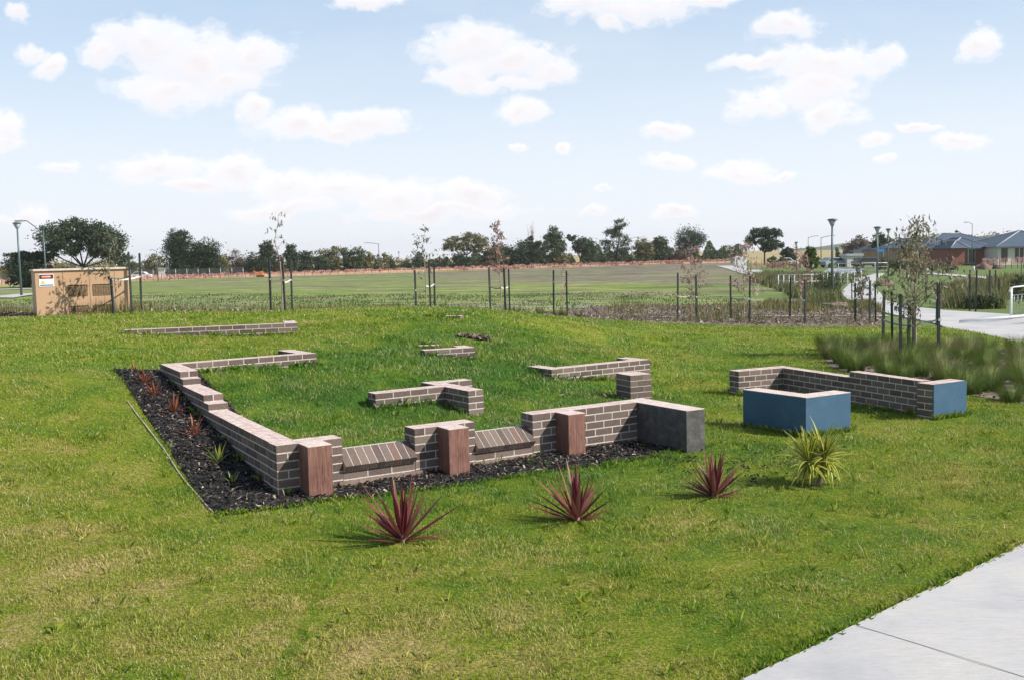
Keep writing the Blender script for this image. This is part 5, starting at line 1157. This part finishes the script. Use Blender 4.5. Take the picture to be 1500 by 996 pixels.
# ------------------------------------------------------------------ lawn blades
def blades():
    zones = [(4.6,7.5,9000,1.0,.024),(7.5,10.5,6800,1.1,.027),(10.5,15,3600,1.5,.032),(15,22,1500,2.3,.042),(22,33,560,3.6,.05)]
    Vs, Fs, Ts, base = [], [], [], 0
    for y0, y1, dens, wk, h in zones:
        xm = .56*y1+.5; n = int((y1-y0)*2*xm*dens); x = RNG.uniform(-xm, xm, n); y = RNG.uniform(y0, y1, n); k = np.abs(x) < .56*y+.5; x = x[k]; y = y[k]
        k = inpoly(x, y, lawn_poly) & ~inpoly(x, y, bed_poly) & ~inpoly(x, y, path_poly) & ~inpoly(x, y, tuss_poly) & ~inpoly(x, y, soil)
        x = x[k]; y = y[k]; n = len(x)
        # patchiness of height
        cl = np.sin(x*3.1+2*np.sin(y*1.7))*np.sin(y*2.7+2*np.sin(x*1.9))+.6*np.sin(x*9+3*np.sin(y*5))*np.sin(y*8+2*np.sin(x*6)); 
        keep = RNG.uniform(0, 1, n) < np.clip(.72+.22*cl, .2, 1); x = x[keep]; y = y[keep]; cl = cl[keep]; n = len(x)
        z = hh(x, y); hgt = h*RNG.uniform(.45, 1.25, n)*(1+.35*np.clip(cl, -.8, 1.4)); long_ = RNG.uniform(0, 1, n) < .012; hgt[long_] *= 1.9
        lush = np.clip(1.2-((x+.8)/3.6)**2-((y-15.5)/8)**2, 0, 1); hgt *= 1+.55*lush
        a = RNG.uniform(0, 6.28, n); lean = hgt*RNG.uniform(.1, 1.5, n); w = .0035*wk*RNG.uniform(.6, 1.4, n); q = a+RNG.uniform(.8, 2.3, n)
        wv = np.c_[np.cos(q), np.sin(q), 0*q]*w[:,None]; b = np.c_[x, y, z-.004]
        d = np.c_[np.cos(a), np.sin(a), 0*a]*lean[:,None]; up = np.c_[0*x, 0*x, hgt]
        m_ = b+d*.35+up*.62; t = b+d+up*(1-.25*np.clip(lean/hgt, 0, 1.3))[:,None]
        V = np.stack([b-wv/2, b+wv/2, m_+wv*.42, m_-wv*.42, t], 1).reshape(-1, 3); pt = .5+.5*np.sin(x*1.9+2*np.sin(y*1.3+.5))*np.sin(y*2.3+1.7*np.sin(x*1.1)); tint = np.clip(RNG.beta(1.3, 1.5, n)*(.72+.45*pt)+np.where(RNG.uniform(0,1,n) < .05, .5, 0), 0, 1)
        i = np.arange(n)*5+base; Fs.append(np.stack([i, i+1, i+2, i+3], 1)); Fs.append(np.stack([i+3, i+2, i+4, i+4], 1)); Vs.append(V); Ts.append(np.repeat(tint, 5)); base += 5*n
    V = np.concatenate(Vs); tri = []; quads = []
    Fq = np.concatenate([f for i, f in enumerate(Fs) if i % 2 == 0]); Ft = np.concatenate([f[:, :3] for i, f in enumerate(Fs) if i % 2 == 1])
    me = bpy.data.meshes.new('lawn_grass'); nq, ntr = len(Fq), len(Ft); me.vertices.add(len(V)); me.vertices.foreach_set('co', V.astype(np.float32).ravel())
    lo = np.concatenate([Fq.ravel(), Ft.ravel()]).astype(np.int32); me.loops.add(len(lo)); me.loops.foreach_set('vertex_index', lo); me.polygons.add(nq+ntr)
    st_ = np.concatenate([np.arange(nq)*4, nq*4+np.arange(ntr)*3]).astype(np.int32); tt = np.concatenate([np.full(nq, 4), np.full(ntr, 3)]).astype(np.int32)
    me.polygons.foreach_set('loop_start', st_); me.polygons.foreach_set('loop_total', tt); me.update(calc_edges=True)
    at = me.attributes.new('tint', 'FLOAT', 'POINT'); at.data.foreach_set('value', np.concatenate(Ts).astype(np.float32))
    o = link_mesh('lawn_grass', me, None, [M['blade']]); tag(o, 'short green and straw-coloured lawn grass', 'grass', kind='stuff'); print('blades', nq)
def tufts():
    C = []
    for P, Q, n, T_ in SEGS:
        Ln = (Q-P).length
        for off in (-.03, T_+.03):
            for _ in range(int(Ln*22)):
                p = P.lerp(Q, random.random())+n*(off+random.uniform(-.03,.03)*1); C.append((p.x, p.y, random.uniform(.05,.11), 9))
    a = bc; 
    for A, B in ((bc, bl), (bc, br), (bl2, br2)):
        for _ in range(40): p = A.lerp(B, random.random()); q = (B-A).normalized(); p = p+Vector((q.y, -q.x))*(.03 if A is not bc or B is br else -.03); C.append((p.x, p.y, random.uniform(.04,.09), 8))
    for _ in range(1500):
        y = random.uniform(4.8, 22); x = random.uniform(-.56*y, .56*y); C.append((x, y, random.uniform(.03,.055)*(1+y*.02), random.choice((5, 7, 9, 12))))
    for _ in range(500):      # ragged turf lapping over the path edge
        i = random.randrange(len(path_edge)-1); p = Vector(path_edge[i]).lerp(Vector(path_edge[i+1]), random.random()); C.append((p.x-nrm.x*random.uniform(.0,.06), p.y-nrm.y*random.uniform(.0,.06), random.uniform(.03,.055), 8))
    for _ in range(700):
        i = random.randrange(len(bed_poly)); p = Vector(bed_poly[i]).lerp(Vector(bed_poly[(i+1) % len(bed_poly)]), random.random()); C.append((p.x+random.uniform(-.03,.03), p.y+random.uniform(-.03,.03), random.uniform(.03,.06), 7))
    V, Fc, Tn = [], [], []
    for x, y, h, k in C:
        inside = inpoly(np.array([x]), np.array([y]), bed_poly)[0]; nearb = False
        if inside and random.random() > .12: continue
        if inpoly(np.array([x]), np.array([y]), path_poly)[0]: continue
        z = hz(x, y); r_ = .012+.0014*k
        for _ in range(k):
            a = random.uniform(0, 6.28); rr = r_*random.random(); hb = h*random.uniform(.5, 1.2); ln = hb*random.uniform(.1, .9)+rr; w = .0019*(1+max(0, y-8)*.09)*random.uniform(.7, 1.3); b0 = len(V); q = a+1.4; t = random.betavariate(1.3, 2.2)
            cx, cy = x+math.cos(a)*rr, y+math.sin(a)*rr; wx, wy = math.cos(q)*w, math.sin(q)*w
            V += [(cx-wx, cy-wy, z-.01), (cx+wx, cy+wy, z-.01), (cx+math.cos(a)*ln*.4+wx*.7, cy+math.sin(a)*ln*.4+wy*.7, z+hb*.7), (cx+math.cos(a)*ln, cy+math.sin(a)*ln, z+hb)]; Fc.append((b0, b0+1, b0+2, b0+3)); Tn += [t]*4
    o = np_mesh('grass_tufts', V, Fc, [M['blade']], attr=Tn); tag(o, 'longer grass tufts along the wall feet and lawn edges', 'grass', kind='stuff')
tufts()
blades()
# ------------------------------------------------------------------ world
SUN_EL, SUN_AZ = 38.0, 108.0     # azimuth clockwise from +Y
w = bpy.data.worlds.new('World'); sc.world = w; w.use_nodes = True; nt = w.node_tree; bg = nt.nodes['Background']
sky = N(nt, 'ShaderNodeTexSky', sky_type='NISHITA'); sky.sun_disc = False; sky.sun_elevation = R(SUN_EL); sky.sun_rotation = R(SUN_AZ); sky.air_density = 1.0; sky.dust_density = .6; sky.ozone_density = 1.3
tc = N(nt, 'ShaderNodeTexCoord').outputs['Generated']; sp = N(nt, 'ShaderNodeSeparateXYZ'); L(nt, tc, sp.inputs[0])
fy = mth(nt, 'MAXIMUM', sp.outputs[1], .02); ta = mth(nt, 'DIVIDE', sp.outputs[0], fy); tb_ = mth(nt, 'DIVIDE', sp.outputs[2], fy); cv = N(nt, 'ShaderNodeCombineXYZ'); L(nt, ta, cv.inputs[0]); L(nt, tb_, cv.inputs[1])
CL = [(215,62,85,44),(285,85,125,58),(378,78,62,42),(245,130,95,38),(340,112,85,42),(165,75,52,32), (35,70,24,26),(62,92,36,18), (12,182,34,36),(0,205,42,16), (385,165,38,28),(445,190,78,28),(530,186,68,28),(500,200,92,16),
      (690,72,95,40),(750,88,95,40),(680,110,62,30),(800,102,52,26),(730,122,95,14), (770,160,44,20), (930,6,140,26),(850,0,70,18),(900,24,36,18),(540,2,66,13),(1040,3,40,15), (1150,48,66,26),(1300,84,36,30),(1210,98,120,32),(1110,95,76,14),(1200,128,84,42),(1210,172,52,30),(1115,155,42,30),
      (1435,62,36,28), (975,189,52,16),(1330,188,38,9),(1400,208,60,15),(1282,208,28,16),(1302,238,20,12), (975,237,54,14),(1080,252,60,16),(1150,258,20,7), (238,243,85,25),(335,250,50,26),(300,264,85,13),(410,272,68,22),(500,275,95,26),(590,288,85,26),(690,285,64,20),(420,300,110,18),
      (93,240,36,11),(760,222,18,11),(832,224,13,11),(890,275,22,7),(48,313,34,18),(40,322,44,10),(990,315,40,11),(865,302,30,10),(640,310,150,16),(20,8,24,14)]
n1 = N(nt, 'ShaderNodeTexNoise'); n1.inputs['Scale'].default_value = 34; n1.inputs['Detail'].default_value = 10; n1.inputs['Roughness'].default_value = .6; mp = N(nt, 'ShaderNodeMapping'); mp.inputs['Scale'].default_value = (1, 1.5, 1); L(nt, cv.outputs[0], mp.inputs[0]); L(nt, mp.outputs[0], n1.inputs['Vector'])
wn = N(nt, 'ShaderNodeTexNoise'); wn.inputs['Scale'].default_value = 11; wn.inputs['Detail'].default_value = 10; wn.inputs['Roughness'].default_value = .62; L(nt, cv.outputs[0], wn.inputs['Vector'])
wv_ = N(nt, 'ShaderNodeSeparateColor'); L(nt, wn.outputs['Color'], wv_.inputs[0])
ta0, tb0 = ta, tb_
ta = mth(nt, 'ADD', ta, mth(nt, 'MULTIPLY', mth(nt, 'SUBTRACT', wv_.outputs[0], .5), .085)); tb_ = mth(nt, 'ADD', tb_, mth(nt, 'MULTIPLY', mth(nt, 'SUBTRACT', wv_.outputs[1], .5), .055))
acc = None; accs = None
for (cx, cy, rx, ry) in CL:
    d = ray(cx, cy); a, b = d[0]/d[1], d[2]/d[1]; sx_, sy_ = F/rx, F/ry
    ck = N(nt, 'ShaderNodeCombineXYZ'); L(nt, ta, ck.inputs[0]); L(nt, tb_, ck.inputs[1])
    if accs is not None: L(nt, accs, ck.inputs[2])      # keeps the evaluation sequential
    vm = N(nt, 'ShaderNodeVectorMath', operation='MULTIPLY_ADD'); L(nt, ck.outputs[0], vm.inputs[0]); vm.inputs[1].default_value = (sx_, sy_, 0); vm.inputs[2].default_value = (-a*sx_, -b*sy_, 0)
    ln = N(nt, 'ShaderNodeVectorMath', operation='LENGTH'); L(nt, vm.outputs[0], ln.inputs[0]); v = mth(nt, 'SUBTRACT', 1.0, ln.outputs[1])
    acc = v if acc is None else mth(nt, 'MAXIMUM', acc, v)
    sc1 = N(nt, 'ShaderNodeSeparateXYZ'); L(nt, vm.outputs[0], sc1.inputs[0])
    lo = mth(nt, 'SUBTRACT', v, mth(nt, 'MULTIPLY', sc1.outputs[1], .45))       # lower flank of each cloud: greyer base
    accs = lo if accs is None else mth(nt, 'MAXIMUM', accs, lo)
acc = mth(nt, 'MAXIMUM', acc, -1.2)
dens = mth(nt, 'ADD', acc, mth(nt, 'MULTIPLY', mth(nt, 'SUBTRACT', n1.outputs[0], .5), 1.5))
mask = ramp(nt, dens, [(0.0, 0.0), (.16, .25), (.42, .72), (.85, .98)]); mask.node.color_ramp.interpolation = 'EASE'
n2 = N(nt, 'ShaderNodeTexNoise'); n2.inputs['Scale'].default_value = 2.2; n2.inputs['Detail'].default_value = 7; n2.inputs['Roughness'].default_value = .6; mp2 = N(nt, 'ShaderNodeMapping'); mp2.inputs['Scale'].default_value = (1, 3.2, 1); L(nt, cv.outputs[0], mp2.inputs[0]); L(nt, mp2.outputs[0], n2.inputs['Vector'])
SKYG = 1.0
skyc = sky.outputs[0]
hazec = (9.3, 10.3, 11.6)
el = sp.outputs[2]
hz_f = ramp(nt, el, [(0.0, .97), (.06, .90), (.16, .76), (.26, .62), (.40, .30), (.7, .12)])
hz_f = mth(nt, 'MULTIPLY', hz_f, ramp(nt, mth(nt, 'MULTIPLY_ADD', sp.outputs[1], .5, .5), [(.15, .7), (.62, 1.0)]))
hzc = ramp(nt, el, [(0.0, (.90,.925,.99)), (.09, (.83,.905,1.0)), (.25, (.60,.78,1.0)), (.5, (.5,.68,.95))]); hzm = N(nt, 'ShaderNodeVectorMath', operation='SCALE'); L(nt, hzc, hzm.inputs[0]); hzm.inputs['Scale'].default_value = 11.0
base = mixc(nt, hz_f, skyc, hzm.outputs[0])
veil = ramp(nt, n2.outputs[0], [(.42, 0.0), (.8, .4)]); base = mixc(nt, veil, base, (9.0, 9.4, 9.9))
shade = ramp(nt, mth(nt, 'ADD', accs, mth(nt, 'MULTIPLY', mth(nt, 'SUBTRACT', n1.outputs[0], .5), 1.2)), [(.2, 0.0), (1.0, 1.0)])
cc = mixc(nt, shade, (11.4, 11.1, 11.15), (9.7, 9.3, 9.5))
front = mth(nt, 'GREATER_THAN', sp.outputs[1], .05); mk = mth(nt, 'MULTIPLY', mth(nt, 'MULTIPLY', mask, front), .93)
fin = mixc(nt, mk, base, cc); L(nt, fin, bg.inputs[0]); bg.inputs[1].default_value = .08
sun = bpy.data.lights.new('sun', 'SUN'); sun.energy = 5.0; sun.angle = R(.6); sun.color = (1, .93, .83); so = bpy.data.objects.new('sun', sun); COL.objects.link(so)
sd = Vector((math.sin(R(SUN_AZ))*math.cos(R(SUN_EL)), math.cos(R(SUN_AZ))*math.cos(R(SUN_EL)), math.sin(R(SUN_EL)))); so.rotation_euler = sd.to_track_quat('Z', 'Y').to_euler()
# ------------------------------------------------------------------ camera
cam = bpy.data.cameras.new('camera'); co = bpy.data.objects.new('camera', cam); COL.objects.link(co); cam.sensor_width = 36; cam.lens = 36; cam.clip_end = 9000; cam.clip_start = .1
mw = Matrix(((CR[0], CU[0], -fw[0], 0), (CR[1], CU[1], -fw[1], 0), (CR[2], CU[2], -fw[2], H), (0,0,0,1))); co.matrix_world = mw; sc.camera = co
sc.render.engine = 'CYCLES'; sc.render.resolution_x = 1024; sc.render.resolution_y = 679
sc.view_settings.view_transform = 'Standard'; sc.view_settings.look = 'None'; sc.view_settings.gamma = 1; sc.view_settings.exposure = .33
# ------------------------------------------------------------------ haze
mb = MB(); gx_, gy_ = max(abs(ax).max(), abs(ay).max())+30, 0
mb.box((-gx_, -gx_, -8), (2*gx_, 0, 0), (0, 2*gx_, 0), (0, 0, 50))
m = bpy.data.materials.new('haze'); m.use_nodes = True; nt = m.node_tree; nt.nodes.remove(nt.nodes['Principled BSDF'])
pv = N(nt, 'ShaderNodeVolumePrincipled'); pv.inputs['Density'].default_value = .00018; pv.inputs['Color'].default_value = (1,1,1,1); pv.inputs['Anisotropy'].default_value = .2
L(nt, pv.outputs[0], nt.nodes['Material Output'].inputs['Volume']); tag(mb.build('haze', m), kind='stuff')
